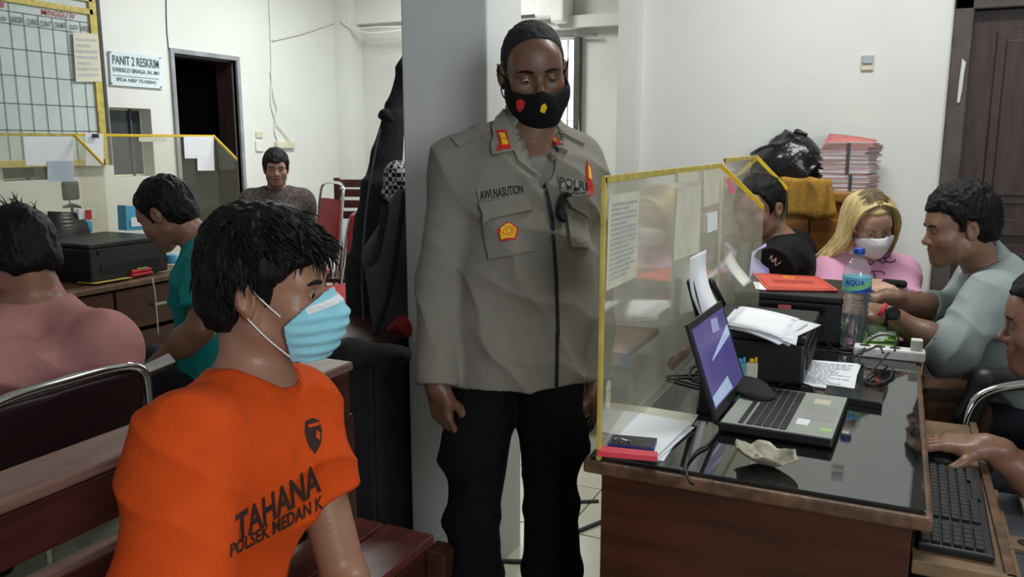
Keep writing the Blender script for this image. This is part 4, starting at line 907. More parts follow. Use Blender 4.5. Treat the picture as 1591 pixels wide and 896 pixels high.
# 8. man in a grey shirt, profile
M['skinG'] = skin('skin_grey_shirt_man', (.27, .145, .095)); M['greyshirt'] = cloth('blue_grey_shirt', (.27, .31, .31), var=.05)
hc = A_(1490, 352, 2.66); nb = A_(1540, 415, 2.74); pel = a3(.52, 2.98, .50); shL_ = A_(1540, 462, 2.55); shR_ = A_(1528, 430, 2.86)
elL_ = A_(1478, 545, 2.50); wrL_ = A_(1376, 489, 2.56); elR_ = A_(1478, 488, 2.80); wrR_ = A_(1378, 462, 2.76)
root, fr, B, body, sv = figure('man in a blue-grey shirt with a black wristwatch, in profile before the dark door', (.52, 2.98, 0), hc, (196, -10, 0), nb, (shL_, shR_), pel, M['skinG'], M['greyshirt'], h=.006, hh=.0038,
    sleeve=[[shL_, elL_, lerp(elL_, wrL_, .36)], [shR_, elR_, lerp(elR_, wrR_, .38)]], arms=[(elL_, wrL_, .004, ((-1, .1, .12), (.1, -.5, .9), dict(side=1, curl=(.4, .45, .5, .55))), .045, .031, .12, shL_), (elR_, wrR_, .004, ((-1, -.1, -.05), (0, .3, 1), dict(side=-1, curl=(.35, .4, .5, .55))), .045, .031, .12, shR_)],
    legs=seat_legs(pel, (-1, -.1, 0)), w=1.15, belly=.05, hair_t=.016, sleeve_r=(.084, .066), e=.020, hair_kw=dict(top=.010, rough=.006), fold=(.006, ((.7, .2, 1), (1, .3, -.5)), 4.2, 13), beard=.25, line=[(-.16, -.06), (-.05, -.055), (-.03, -.03), (-.026, .02), (0, .03), (.008, 0), (.018, -.012), (.028, .03), (.048, .058), (.066, .062), (.14, .066)], thick=1.1)
brows(fr, root, body, .0026); eyes(fr, root, (0, 1, -.5))
v, f_ = grow([cone(nb-B.R[:, 2]*.03, lerp(nb, hc, .42), .084, .068, 0), cone(nb-B.R[:, 2]*.05, lerp(nb, hc, .6), .062, .061, 0, op='s')], nb-.14, nb+.14, .005, 1); mk('collar', v, f_, M['greyshirt'], root, True)
wd = (wrL_-elL_)/np.linalg.norm(wrL_-elL_); c = wrL_-wd*.012
mk('watch_strap', *grow([cone(c-wd*.012, c+wd*.012, .0345, .0345, 0, cap=True), plane(c-wd*.012, -wd)], c-.05, c+.05, .003), M['blackm'], root, True)
fr9 = frame_y(wd, (.0, -.75, .6)); mk('watch', *grow([cone(c+fr9[:, 2]*.030, c+fr9[:, 2]*.042, .022, .021, 0, cap=True), plane(c+fr9[:, 2]*.026, -fr9[:, 2])], c-.08, c+.08, .0025), M['blackg'], root, True)
mk('wristband', *grow([cone(c+wd*.022, c+wd*.036, .0325, .0315, 0, cap=True), plane(c+wd*.022, -wd)], c-.07, c+.07, .003), M['red'], root, True)
# 9. man at the right edge, hand on the mouse
M['skinE'] = skin('skin_mouse_man', (.27, .135, .085)); M['darkshirt'] = cloth('dark_shirt', (.02, .022, .026))
hc = A_(1640, 500, 1.86); nb = hc+a3(.13, .02, -.13); shR_ = nb+a3(-.03, .19, -.09); shL_ = nb+a3(-.02, -.19, -.09); pel = nb+a3(.22, 0, -.40); pel[2] = .5
m9 = PZ(1462, 712, .66); wrR_ = a3(m9.x+.088, m9.y+.004, .703); elR_ = A_(1640, 765, 1.86)
root, fr, B, body, sv = figure('man cut off by the right frame edge, his hand resting on a black mouse', (pel[0], pel[1], 0), hc, (176, -8, 0), nb, (shL_, shR_), pel, M['skinE'], M['darkshirt'], h=.008, hh=.0034, sleeve=[[shR_, lerp(shR_, elR_, .7)], [shL_, shL_+a3(-.02, 0, -.22)]],
    arms=[(elR_, wrR_, .0032, ((-1, .06, -.06), (0, -.10, 1), dict(side=-1, curl=(.20, .22, .24, .3), spread=.09, thumb_in=-.05)), .043, .028, .12, shR_)], legs=seat_legs(pel, (-1, 0, 0), knee=.36), w=1.05, hair_t=.014, beard=.1)
eyes(fr, root, (0, 1, -.4)); brows(fr, root, body)
# ================================================================ desks
def desk(label, x0, x1, y0, y1, zt, facing, drawers=0, glass=True, over=.03, kick=.08, name='desk', hole=None):
    t = thing(name, label, 'desk', ((x0+x1)/2, (y0+y1)/2, 0)); hx, hy = (x1-x0)/2, (y1-y0)/2
    box('desktop', -hx, hx, -hy, hy, zt-.035, zt-.008, M['dwoode'], t, .006)
    if glass: box('glass_top', -hx+.012, hx-.012, -hy+.012, hy-.012, zt-.008, zt, M['glassblack'], t, .002)
    a, b, c, d = -hx+over, hx-over, -hy+over, hy-over
    box('front_panel', a, b, c, c+.02, .0, zt-.036, M['dwood'], t, .002); box('rear_panel', a, b, d-.02, d, .0, zt-.036, M['dwood'], t, .002)
    box('side_panel', a, a+.02, c+.021, d-.021, .0, zt-.036, M['dwood'], t, .002)
    if facing != '+x': box('side_panel', b-.02, b, c+.021, d-.021, .0, zt-.036, M['dwood'], t, .002)
    if drawers:
        n = drawers; ww = (d-c-.04)/2
        for j in range(2):
            for i in range(n):
                z1 = zt-.05-i*.21; dr = box('drawer', b-.03, b-.008, c+.02+j*ww+.006, c+.02+(j+1)*ww-.006, z1-.19, z1, M['dwood'], t, .004)
                h = box('drawer_handle', b-.008, b+.012, c+.02+(j+.5)*ww-.04, c+.02+(j+.5)*ww+.04, z1-.10, z1-.085, M['steel'], dr, .003)
    return t
dA = desk('wooden desk with a black glass top in the right foreground, carrying the laptop', -.532, .095, 1.475, 2.60, .765, '+x')
hole = lathe('cable_hole', [(0, 0), (.011, 0), (.013, .004), (0, .004)], M['blackm'], dA, 14); hole.data.transform(Matrix.Rotation(math.radians(90), 4, 'X')); q = PY(1117, 795, 1.505); hole.data.transform(Matrix.Translation(MW[dA.name].inverted() @ q))
dB = desk('second desk behind the first, under the black printer with the red folder', -.52, .10, 2.615, 3.22, .765, 'x')
dC = desk('old brown desk with drawers at left, holding the printers', -3.80, -3.17, 2.05, 3.12, .76, '+x', 3, glass=False)
dD = desk('dark desk in front of the man in the pink shirt', -3.80, -3.17, .9, 2.03, .76, '+x', 0, glass=False)
# worn papers under the glass / on desk
def partition(label, x, y0, y1, z0, z1, wings, tape, m, base, group=None, first=None):
    t = thing('acrylic_screen', label, 'screen', (x, (y0+y1)/2, z0), 0, group)
    hy = (y1-y0)/2; box('acrylic_panel', -.002, .002, -hy, hy, 0, z1-z0, m, t)
    box('edge_tape', -.004, .004, -hy, hy, z1-z0-.012, z1-z0+.002, tape[0], t, .001)
    if first: box('edge_tape', -.004, .004, -hy-.002, -hy+.010, 0, z1-z0, tape[1], t, .001)
    for (yy, x1, ze) in wings:
        yy -= (y0+y1)/2; q = [MW[t.name] @ V(*p) for p in ((.002, yy, 0), (x1-x, yy, 0), (x1-x, yy, ze-z0), (.002, yy, z1-z0))]
        slab('acrylic_wing', q, .004, m, t, V(0, 1, 0)); q = [MW[t.name] @ V(*p) for p in ((.0, yy-.002, z1-z0-.014), (x1-x, yy-.002, ze-z0-.014), (x1-x, yy-.002, ze-z0+.003), (.0, yy-.002, z1-z0+.003))]
        slab('wing_tape', q, .008, M['yellow'], t, V(0, 1, 0))
    return t
def note(name, label, quad, m, thick=.0012, rows=0, ink=None, cat='paper', group=None, seed=1, fl=None, sag=0, n=3):
    t = sheet(name, quad, m, sag=sag, n=n, thick=thick) if True else None
    meta(t, label, cat, group)
    if rows: lines_on('print', [Vector(p)+(Vector(quad[1])-Vector(quad[0])).cross(Vector(quad[3])-Vector(quad[0])).normalized()*thick for p in quad], rows, ink or M['inkl'], t, .0008, seed=seed)
    return t
pR = partition('smudged acrylic screen with yellow taped edges on the laptop desk', -.495, 1.462, 2.572, .767, 1.318, [(2.570, -.363, 1.193)], (M['yellowd'], M['yellowd']), M['acrylic'], .767, first=True)
pR2 = partition('acrylic screen with yellow taped edges on the second desk, nearest the bin bag', -.495, 2.625, 3.262, .767, 1.332, [(3.258, -.378, 1.215)], (M['yellowd'], M['yellowd']), M['acrylicl'], .767)
WX1 = PY(367, 248, 3.797).x; WX2 = PY(160, 255, 2.866).x
pL = partition('acrylic screen with yellow tape on the left desk, before the black doorway', -3.745, 2.88, 3.80, .762, 1.425, [(3.797, WX1, 1.29)], (M['yellow'], M['yellow']), M['acrylicl'], .76)
pL2 = partition('acrylic screen with yellow tape at the left edge, under the case board', -3.745, 1.5, 2.868, .762, 1.424, [(2.866, WX2, 1.28)], (M['yellowd'], M['yellowd']), M['acrylicl'], .76)
# sheets taped on the screens (their faces turned to +x)
def on_x(x, pts): return [PX(*p, x) for p in pts]
note('taped_sheet', 'tall beige printed sheet taped inside the right acrylic screen', on_x(-.490, [(941, 452), (988, 430), (993, 297), (946, 303)]), M['paper2'], rows=16, ink=M['inkl'])
note('taped_note', 'blank pale yellow slip taped near the top of the right screen', on_x(-.490, [(1053, 284), (1083, 281), (1083, 266), (1053, 269)]), M['paper2'])
note('taped_note', 'folded pale note taped at the top rear corner of the right screen', on_x(-.490, [(1093, 322), (1117, 314), (1117, 262), (1093, 266)]), M['paper2'])
note('taped_note', 'small white slip taped under the folded note on the right screen', on_x(-.490, [(1099, 362), (1114, 356), (1114, 328), (1099, 332)]), M['paper'])
note('taped_sheet', 'large pale sheet taped upright in the middle of the right screen', on_x(-.4915, [(1046, 405), (1086, 392), (1089, 288), (1052, 292)]), M['paper2'])
t = note('sticky_note', 'bright pink sticky strip hanging inside the corner of the right screen', [PY(1136, 303, 2.562), PY(1144, 300, 2.562), PY(1134, 276, 2.562), PY(1128, 277, 2.562)], M['pink'])
note('taped_sheet', 'wide white sheet taped at the top of the left screen, below the case board', on_x(-3.738, [(40, 257), (115, 257), (113, 212), (36, 212)]), M['paper'])
note('taped_sheet', 'bluish sheet taped lower on the left screen', on_x(-3.735, [(74, 282), (115, 282), (114, 250), (73, 250)]), mat('bluish_paper', (.48, .56, .66), .8))
note('taped_sheet', 'white sheet with a black clip taped beside the board corner on the left screen', on_x(-3.735, [(133, 257), (161, 258), (160, 208), (132, 206)]), M['paper'])
note('black_clip', 'small black clip on top of a taped white sheet', on_x(-3.728, [(143, 214), (153, 214), (152, 208), (143, 208)]), M['black'], .006, cat='clip')
note('taped_sheet', 'upper white sheet taped on the left screen across the doorway', on_x(-3.738, [(287, 246), (332, 246), (332, 212), (285, 212)]), M['paper'])
note('taped_sheet', 'lower white sheet taped on the left screen across the doorway', on_x(-3.736, [(307, 265), (333, 265), (332, 240), (306, 240)]), M['paper'])
note('taped_sheet', 'narrow pale strip taped on the left screen beside the dark window', on_x(-3.738, [(216, 220), (259, 220), (259, 213), (215, 213)]), M['paper2'])
# ================================================================ case board and name sign
bd = thing('case_board', 'large white gridded case board with a yellow frame on the left wall', 'board', (-4.47, 2.9, 1.26)); x = -4.455
slab('board_face', [(-4.47, 2.0, 1.27), (-4.47, 3.60, 1.27), (-4.47, 3.60, 2.75), (-4.47, 2.0, 2.75)], .012, mat('board_white', (.50, .56, .55), .3, var=.06), bd, V(1, 0, 0))
for a in ((2.0, 3.60, 1.245, 1.285), (2.0, 3.60, PX(100, 17, -4.455).z, PX(100, 8, -4.455).z), (2.0, 3.6, PX(100, -6, -4.455).z-.01, PX(100, -6, -4.455).z+.01), (3.575, 3.625, 1.245, 2.75)): box('frame_strip', x-.012, x+.012, a[0], a[1], a[2], a[3], M['yellowd'], bd, .002, X=MW[bd.name].inverted())
box('frame_edge', x-.03, x+.016, 3.625, 3.648, 1.245, 2.75, M['dgrey'], bd, .002, X=MW[bd.name].inverted())
yc = [PX(p, 203, -4.455).y for p in (12, 33, 54, 76, 97, 118, 139)]; zr = [PX(100, q, -4.455).z for q in (203, 164, 123, 84)]; zh0 = PX(100, 48, -4.455).z; zh1 = PX(100, 30, -4.455).z
bm = bmesh.new()
for y in yc+[yc[0]-.09*k for k in range(1, 9)]: bbox(bm, x, x+.0012, y-.0014, y+.0014, 1.285, zh1 if abs(y-yc[1]) > .01 else PX(100, 17, -4.455).z)
for z in zr+[zh0, zh1]: bbox(bm, x, x+.0012, 2.0, 3.575, z-.0014, z+.0014)
from_bm('grid_lines', bm, mat('grid_ink', (.05, .06, .07), .7), bd)
def wtext(s, pq, m, parent, xx, bold=.01, name='lettering'): return text_on(name, s, [PX(*p, xx) for p in pq], m, parent, .001, bold, V(1, 0, 0))
wtext('MINGGU IV', [(65, 22.5), (117, 30), (117, 21.5), (65, 14)], mat('red_lettering', (.38, .05, .05), .7), bd, x+.001); wtext('III', [(-5, 11), (6, 12), (6, 4), (-5, 3)], bpy.data.materials['red_lettering'], bd, x+.001)
M['gink'] = mat('grey_lettering', (.09, .09, .09), .7)
for s, a, b, y0, y1 in (('JUDI', -4, 10, 25, 33), ('NARKOBA', 17, 36, 25, 35), ('CURAS', 42, 59, 29, 38), ('CURAT', 63, 80, 32, 41), ('CURANMOR', 84, 102, 34, 43), ('JUDI', 108, 121, 38, 47), ('NARKOBA', 126, 141, 39, 48)):
    wtext(s, [(a, y1), (b, y1+1.5), (b, y0+1.5), (a, y0)], M['gink'], bd, x+.001)
note('taped_list', 'crumpled beige list in a clear sleeve stuck on the right of the case board', [PX(*p, x+.014) for p in ((118, 127), (158, 127), (152, 53), (113, 50))], M['paper2'], rows=7, ink=M['inkl'])
sg = thing('name_sign', 'white metal name sign reading PANIT 2 RESKRIM beside the dark doorway', 'sign', PX(209, 137, -4.5)); q = [PX(*p, -4.495) for p in ((171, 132), (252, 138), (249, 88), (168, 79))]
slab('sign_plate', q, .012, mat('sign_white', (.62, .70, .74), .35, var=.04), sg, V(1, 0, 0)); xs = -4.482
for s, pq, b in (('PANIT 2 RESKRIM', ((175, 99), (247, 107), (246, 93), (174, 85)), .012), ('EVERISCO SINAGA, SH, MH', ((176, 112), (247, 118), (247, 111), (175, 104)), .012), ('IPDA NRP 75100042', ((182, 126), (243, 131), (243, 126), (181, 120)), .008)):
    wtext(s, pq, mat('sign_ink', (.03, .08, .08), .6), sg, xs, b)
slab('sign_rule', [PX(*p, xs) for p in ((175, 117), (247, 123.4), (247, 122.6), (175, 116.2))], .001, M['gink'], sg, V(1, 0, 0))
for p in ((171, 81), (248.5, 90), (173, 129), (250, 135)): lathe('screw', [(0, 0), (.008, 0), (.006, .004), (0, .004)], M['dgrey'], sg, 8, PX(*p, -4.483)+V(0, 0, -.002))
# sockets, power strip and cables on the left wall
so = thing('wall_socket', 'upper cream wall plate by the doorway, left wall', 'socket', PX(402, 210, -4.5)); box('plate', 0, .012, -.035, .035, -.02, .03, M['cream'], so, .004)
so = thing('wall_socket', 'lower grey wall socket under the cream plate', 'socket', PX(402, 227, -4.5)); box('plate', 0, .014, -.04, .04, -.04, .04, M['white'], so, .004); v = lathe('socket_face', [(0, 0), (.022, 0), (.022, .006), (.017, .006), (.015, .002), (0, .002)], M['dgrey'], so, 14); v.data.transform(Matrix.Translation((.014, 0, 0)) @ Matrix.Rotation(math.radians(90), 4, 'Y'))
so = thing('power_strip', 'cream power strip mounted on the left wall above the seated young man', 'power strip', PX(442, 225, -4.5)); box('strip_body', 0, .03, -.12, .10, -.028, .026, M['cream'], so, .006)
for k in range(4): v = lathe('outlet', [(0, 0), (.018, 0), (.018, .004), (.012, .001), (0, .001)], M['dgrey'], so, 12); v.data.transform(Matrix.Translation((.031, -.085+.05*k, 0)) @ Matrix.Rotation(math.radians(90), 4, 'Y'))
def wallcable(label, pts, x=-4.49, r=.005, m='white', n=5): o = tube('wall_cable', [PX(*p, x) for p in pts], r, M[m], None, 6, n); return meta(o, label, 'cable')
wallcable('white cable dropping straight down the left wall to the power strip', [(418, -20), (420, 40), (422, 110), (421, 160), (427, 185), (427, 205), (432, 220)])
wallcable('loose white cable looping beside the straight one, left wall', [(421, 110), (425, 150), (431, 170), (428, 190), (440, 205), (451, 220)], -4.485)
wallcable('white cable running sideways up across the left wall', [(423, 63), (470, 52), (500, 42), (530, 32)], -4.485)
wallcable('thin dark line running up the wall above the doorway', [(258, -10), (259, 40), (262, 76)], -4.495, .003, 'dgrey')
c = tube('wall_cable', [PY(*p, 6.0) for p in ((530, 32), (541, 41), (560, 44), (590, 42), (640, 42))], .008, M['white'], None, 6); meta(c, 'upper cable sagging along the back wall towards the pillar', 'cable')
c = tube('wall_cable', [PY(*p, 6.0) for p in ((530, 32), (545, 43), (571, 51), (600, 50), (640, 45))], .008, M['white'], None, 6); meta(c, 'lower cable sagging along the back wall towards the pillar', 'cable')
# ================================================================ bench
bn = thing('wooden_bench', 'long brown wooden bench in the left foreground under the man in orange', 'bench', (-1.15, .75, 0))
def bb(n, x0, x1, y0, y1, z0, z1, m='bwood', bev=.004): return box(n, x0, x1, y0, y1, z0, z1, M[m], bn, bev, X=MW[bn.name].inverted())
bb('top_rail', -1.37, -1.245, -.9, 1.70, .800, .824, 'bwoodt', .006)
bb('back_slat', -1.275, -1.250, -.9, 1.68, .705, .798); bb('back_slat', -1.282, -1.252, -.9, 1.68, .59, .665, 'bwoodt'); bb('back_slat', -1.275, -1.250, -.9, 1.68, .585, .650); bb('back_slat', -1.275, -1.25, -.9, 1.68, .47, .555)
bb('back_slat', -1.30, -1.25, -.9, 1.68, .555, .572, 'bwoodt')
bb('seat_plank', -1.26, -1.135, -.9, 1.655, .395, .42, 'redseat') if 'redseat' in M else bb('seat_plank', -1.25, -1.13, -.9, 1.655, .395, .42, 'bwoodt')
bb('seat_plank', -1.127, -.985, -.9, 1.655, .395, .42, 'redseat')
bb('seat_apron', -1.0, -.982, -.9, 1.62, .33, .394)
for y in (1.60, -.2): bb('end_post', -.98, -.925, y, y+.06, 0, .405, 'bwood', .005); bb('leg', -1.28, -1.22, y, y+.06, 0, .70); bb('leg_rail', -1.22, -.98, y+.01, y+.05, .30, .36)
for y in (1.62,): bb('end_panel', -1.36, -1.245, y, y+.06, .0, .80, 'bwood')
# ================================================================ things behind the pillar
cb = thing('shaded_cabinet', 'low black cabinet in deep shade behind the bench end', 'cabinet', (-1.62, 2.25, 0)); box('cabinet_body', -.22, .212, -.22, .3, 0, .76, M['blackm'], cb, .008); box('cabinet_top', -.23, .215, -.23, .31, .76, .785, M['bwood'], cb, .006)  # furniture in shadow: the shade is put into the black body and doors
for j in (0, 1): dd = box('cabinet_door', -.20+j*.205, .0+j*.205, -.24, -.222, .05, .74, M['blackm'], cb, .004); box('door_knob', -.03+j*.05, -.015+j*.05, -.26, -.24, .4, .43, M['steel'], dd, .003)
def padded(name, label, cat, pts, rad, m, amp=.006, root=None, h=.010, k=.03, flat=None, disp_f=5, seed=0):
    P = [cone(pts[i], pts[i+1], rad[i], rad[i+1], k, flat=flat) for i in range(len(pts)-1)]; v, f = grow(P, *bounds(pts, max(rad)*2+.03), h, 1, folds(amp, ((.3, 1, .6), (1, 0, .5)), disp_f, seed)); return mk(name, v, f, M[m], root, True)
gb = thing('guitar_bag', 'tall black guitar bag leaning against the far side of the pillar', 'bag', PD(560, 540, 2.95)*1); gb_p = [A_(592, 530, 2.95), A_(584, 420, 2.95), A_(592, 300, 2.97), A_(612, 190, 3.02), A_(634, 110, 3.06), A_(655, 60, 3.08)]
padded('bag_body', '', '', gb_p, [.12, .105, .072, .045, .042, .03], 'blackm', .003, gb, flat=((.42, -.91, 0), 1.5))
tube('zip', [PD(x, y, 2.83) for x, y in ((566, 520), (562, 420), (572, 300), (590, 200))], .004, M['dgrey'], gb, 6); padded('carry_handle', '', '', [A_(592, 180, 2.93), A_(598, 178, 2.90), A_(608, 186, 2.93)], [.012, .014, .012], 'blackm', .0, gb, .005)
bp = thing('backpack', 'dark grey backpack with a red base slumped behind the pillar', 'backpack', PD(605, 530, 2.62)); padded('pack_body', '', '', [A_(618, 500, 2.72), A_(606, 400, 2.72), A_(628, 310, 2.74)], [.085, .085, .04], 'dgrey', .004, bp, flat=((.42, -.91, 0), 1.5))
padded('pack_base', '', '', [A_(610, 512, 2.66), A_(630, 505, 2.66)], [.022, .034], 'redl', .004, bp, .007); tube('pack_strap', [PD(x, y, 2.60) for x, y in ((628, 300), (618, 380), (606, 450), (588, 505), (575, 525))], .009, M['blackm'], bp, 8); tube('pack_strap', [PD(x, y, 2.60) for x, y in ((600, 320), (586, 390), (572, 410))], .012, M['blackm'], bp, 8)
o = padded('checked_cloth', '', '', [A_(606, 300, 2.85), A_(618, 272, 2.85), A_(634, 290, 2.85)], [.03, .04, .03], 'dgrey', .008, None, .006); meta(o, 'crumpled black and white checked cloth on top of the backpack', 'cloth')
mm = mat('checked_cloth', (.02, .02, .022), .9); n = mm.node_tree.nodes; L = mm.node_tree.links; ck = n.new('ShaderNodeTexChecker'); ck.inputs['Scale'].default_value = 70; ck.inputs['Color1'].default_value = (.55, .55, .55, 1); ck.inputs['Color2'].default_value = (.012, .012, .014, 1); L.new(n['Texture Coordinate'].outputs['Object'], ck.inputs[0]); L.new(ck.outputs[0], n['Principled BSDF'].inputs['Base Color']); o.data.materials[0] = mm
o = padded('black_jacket', '', '', [A_(500, 552, 2.5), A_(550, 548, 2.45), A_(600, 552, 2.42), A_(625, 552, 2.42)], [.03, .04, .03, .03], 'blackm', .012, None, .008); meta(o, 'crumpled black jacket lying along the cabinet top behind the masked young man', 'jacket')
# chairs
def stack_chair(label, c, rz, seat='redl', group=None, back_h=.86, seat_z=.46, w=.42, tub=.011):
    """banquet chair: chrome tube back hoop, padded back and seat; faces +y in its own frame"""
    t = thing('banquet_chair', label, 'chair', c, rz, group); T_ = MW[t.name]; W_ = lambda *p: T_ @ V(*p); hw = w/2
    box('seat', -hw, hw, -.20, .22, seat_z-.055, seat_z, M[seat], t, .018)
    tube('back_hoop', [W_(-hw-.005, -.21, seat_z-.1), W_(-hw-.008, -.25, seat_z+.12), W_(-hw+.005, -.30, back_h-.10), W_(-hw+.05, -.318, back_h-.015), W_(0, -.325, back_h), W_(hw-.05, -.318, back_h-.015), W_(hw-.005, -.30, back_h-.10), W_(hw+.008, -.25, seat_z+.12), W_(hw+.005, -.21, seat_z-.1)], tub, M['chrome'], t, 10, 6)
    v, f = grow([rbox((0, 0, 0), (hw-.016, .018, (back_h-seat_z-.10)/2), .014, 0, FR(np.array(W_(0, -.282, (back_h+seat_z)/2+.035)), np.array((T_.to_3x3() @ Matrix.Rotation(math.radians(10), 3, 'X')))))], np.array(W_(0, -.28, .66))-.32, np.array(W_(0, -.28, .66))+.32, .012); mk('backrest', v, f, M[seat], t, True)
    for s in (-1, 1): tube('leg', [W_(s*hw, -.20, seat_z-.05), W_(s*(hw+.015), -.27, .0)], tub, M['chrome'], t, 8, 1); tube('leg', [W_(s*hw, .19, seat_z-.05), W_(s*(hw+.01), .21, .0)], tub, M['chrome'], t, 8, 1)
    return t
stack_chair('chrome-framed dark maroon chair under the man in the pink shirt', (-2.02, 1.24, 0), math.radians(88), 'maroon', back_h=.845, w=.46)
stack_chair('chrome-framed black chair under the man in the teal shirt', (-2.22, 2.18, 0), math.radians(92), 'black', back_h=.84)
bx, by = -3.95, 5.0
stack_chair('red padded chair beside the seated young man by the far wall', tuple(PT(462, 5.95, 0)), math.radians(150), 'redl', back_h=1.10, seat_z=.5)
stack_chair('red padded chair farther right, mostly hidden by the curly hair', tuple(PT(530, 5.3, 0)), math.radians(170), 'redl', back_h=.93)
wc = thing('slatted_chair', 'brown slatted wooden chair back against the far wall corner', 'chair', PT(560, 6.2, 0), math.radians(18))
for s in (-.14, .14): box('leg', s-.02, s+.02, -.02, .02, 0, 1.13, M['bwood'], wc, .003)
for z in (.86, .94, 1.02, 1.09): box('back_slat', -.14, .14, -.015, .015, z-.028, z+.028, M['bwood'], wc, .003)
box('seat', -.16, .16, -.4, .0, .42, .45, M['bwood'], wc, .004)
for s in (-.14, .14): box('leg', s-.02, s+.02, -.40, -.36, 0, .42, M['bwood'], wc, .003)
sc = thing('visitor_chair', 'black cushioned chair with a curved chrome arm under the grey-shirted man', 'chair', (.50, 2.75, 0)); Tc = MW[sc.name].translation
tube('chrome_arm', [PD(1493, 715, 2.3), PD(1494, 680, 2.3), PD(1503, 640, 2.3), PD(1530, 610, 2.3), PD(1591, 596, 2.3), PD(1680, 590, 2.3)], .012, M['chrome'], sc, 10)
v, f = grow([cone(A_(1500, 650, 2.42), A_(1530, 592, 2.42), .035, .035, .03), cone(A_(1530, 592, 2.42), A_(1680, 580, 2.42), .035, .035, .03)], *bounds([A_(1500, 650, 2.42), A_(1680, 580, 2.42)], .08), .008, 1); mk('arm_cushion', v, f, M['black'], sc, True)
box('seat', -.28, .25, -.08, .42, .40, .47, M['black'], sc, .02); box('backrest', .22, .30, -.08, .42, .50, .92, M['black'], sc, .02)
for a in (-.24, .22):
    for b in (-.05, .38): tube('leg', [Tc+V(a, b, .41), Tc+V(a, b, 0)], .012, M['chrome'], sc, 8, 1)
st2 = thing('brown_armchair', 'worn brown vinyl armchair side beyond the laptop desk corner', 'chair', (.22, 2.92, 0)); v, f = grow([rbox((.20, 2.86, .40), (.10, .16, .22), .03, 0)], (.05, 2.6, .1), (.4, 3.1, .7), .01, 1, folds(.006, ((.4, 1, .5),), 4, 3)); mk('side_cushion', v, f, M['brownv'], st2, True)
box('base_frame', -.12, .10, -.2, .1, 0, .20, M['black'], st2, .006)
# ================================================================ cabinet at the back wall and what lies on it
cab = thing('wooden_cabinet', 'ochre wooden cabinet against the white wall, carrying the file stack', 'cabinet', (-.33, 3.90, 0))
box('cabinet_body', -.25, .235, -.14, .18, 0, 1.13, M['ochrewood'], cab, .006); box('cabinet_top', -.27, .25, -.165, .195, 1.13, 1.18, M['ochrewood'], cab, .010); box('cabinet_door', -.235, -.01, -.155, -.141, .08, 1.06, M['ochrewood'], cab, .006); box('cabinet_door', .0, .225, -.155, -.141, .08, 1.06, M['ochrewood'], cab, .006)
bg = thing('bin_bag', 'full black plastic bag slumped on top of the wooden cabinet', 'bag', tuple(A_(1228, 278, 3.80))); c = A_(1226, 252, 3.80)
v, f = grow([ell(c, (.165, .11, .105), 0), ell(c+[-.06, 0, -.03], (.10, .11, .07), .05), ell(c+[.05, 0, -.03], (.105, .11, .075), .05), ell(c+[.02, 0, .06], (.08, .07, .07), .05)], c-.25, c+.25, .007, 1, folds(.012, ((1, .3, .8), (.2, 1, .7), (-1, 0, .6)), 7, 21)); mk('bag_body', v, f, M['bag'], bg, True)
v, f = grow([cone(c+[.01, 0, .10], c+[.03, -.01, .135], .022, .012, .02), cone(c+[.03, -.01, .135], c+[.07, -.02, .125], .012, .008, .02)], c-.05, c+.2, .004, 1); mk('bag_knot', v, f, M['bag'], bg, True)
# towel over the cabinet corner
q = [PD(1196, 277, 3.50), PD(1286, 280, 3.50), PD(1292, 332, 3.47), PD(1200, 336, 3.47)]; vs = []; fs = []
tw = thing('ochre_towel', 'folded ochre towel hanging over the front of the wooden cabinet', 'towel', tuple(q[3]))
v, f = grow([rbox((0, 0, 0), (.128, .030, .080), .02, 0, FR(np.array((q[0]+q[1]+q[2]+q[3])/4)+[.0, .02, 0], Rm(58+2)))], np.array(q[3])-.2, np.array(q[1])+.2, .006, 1, folds(.006, ((1, .4, .1),), 6, 3)); mk('towel_fold', v, f, M['towel'], tw, True)
v, f = grow([cone(A_(1284, 285, 3.47), A_(1291, 330, 3.46), .022, .024, .02), cone(A_(1276, 284, 3.44), A_(1280, 332, 3.44), .020, .02, .02)], *bounds([A_(1284, 285, 3.47), A_(1291, 330, 3.46)], .09), .005, 1); mk('towel_edge', v, f, M['towel'], tw, True)
# file stack: each folder its own thing
base = PY(1322, 291, 3.90); r_ = random.Random(4); z = 1.181; nf = 24; cols = [M['paper'], M['paper2'], M['paper'], mat('pink_card', (.55, .16, .15), .8), M['paper']]
Lb = ['lowest', 'second from the bottom', 'third from the bottom', 'fourth from the bottom', 'fifth from the bottom', 'sixth from the bottom', 'seventh from the bottom', 'eighth from the bottom', 'ninth from the bottom', 'tenth from the bottom', 'eleventh from the bottom', 'tenth from the top', 'ninth from the top', 'eighth from the top', 'seventh from the top', 'sixth from the top', 'fifth from the top', 'fourth from the top', 'third from the top', 'second from the top', 'topmost']
nf = len(Lb)
for i in range(nf):
    th = .2/nf*(.8+.4*r_.random()); ww = .098+r_.uniform(-.007, .007); ang = math.radians(-8+r_.uniform(-4, 4)); ox = r_.uniform(-.006, .006)
    t = thing('case_file', '%s case file in the tied stack on the cabinet' % Lb[i], 'file', (-.195+ox, 3.90, z), ang, 'case files stacked on the wooden cabinet')
    box('pages', -ww+.004, ww-.004, -.13, .13, .0012, th-.0015, cols[i % 3], t, .0008); cm = cols[3] if i % 2 or i > 17 else cols[0]
    box('cover', -ww, ww, -.135, .135, 0, .0012, cm, t); box('cover', -ww, ww, -.135, .135, th-.0015, th-.0003, cm, t); z += th
q = (-.285, 3.80, z)
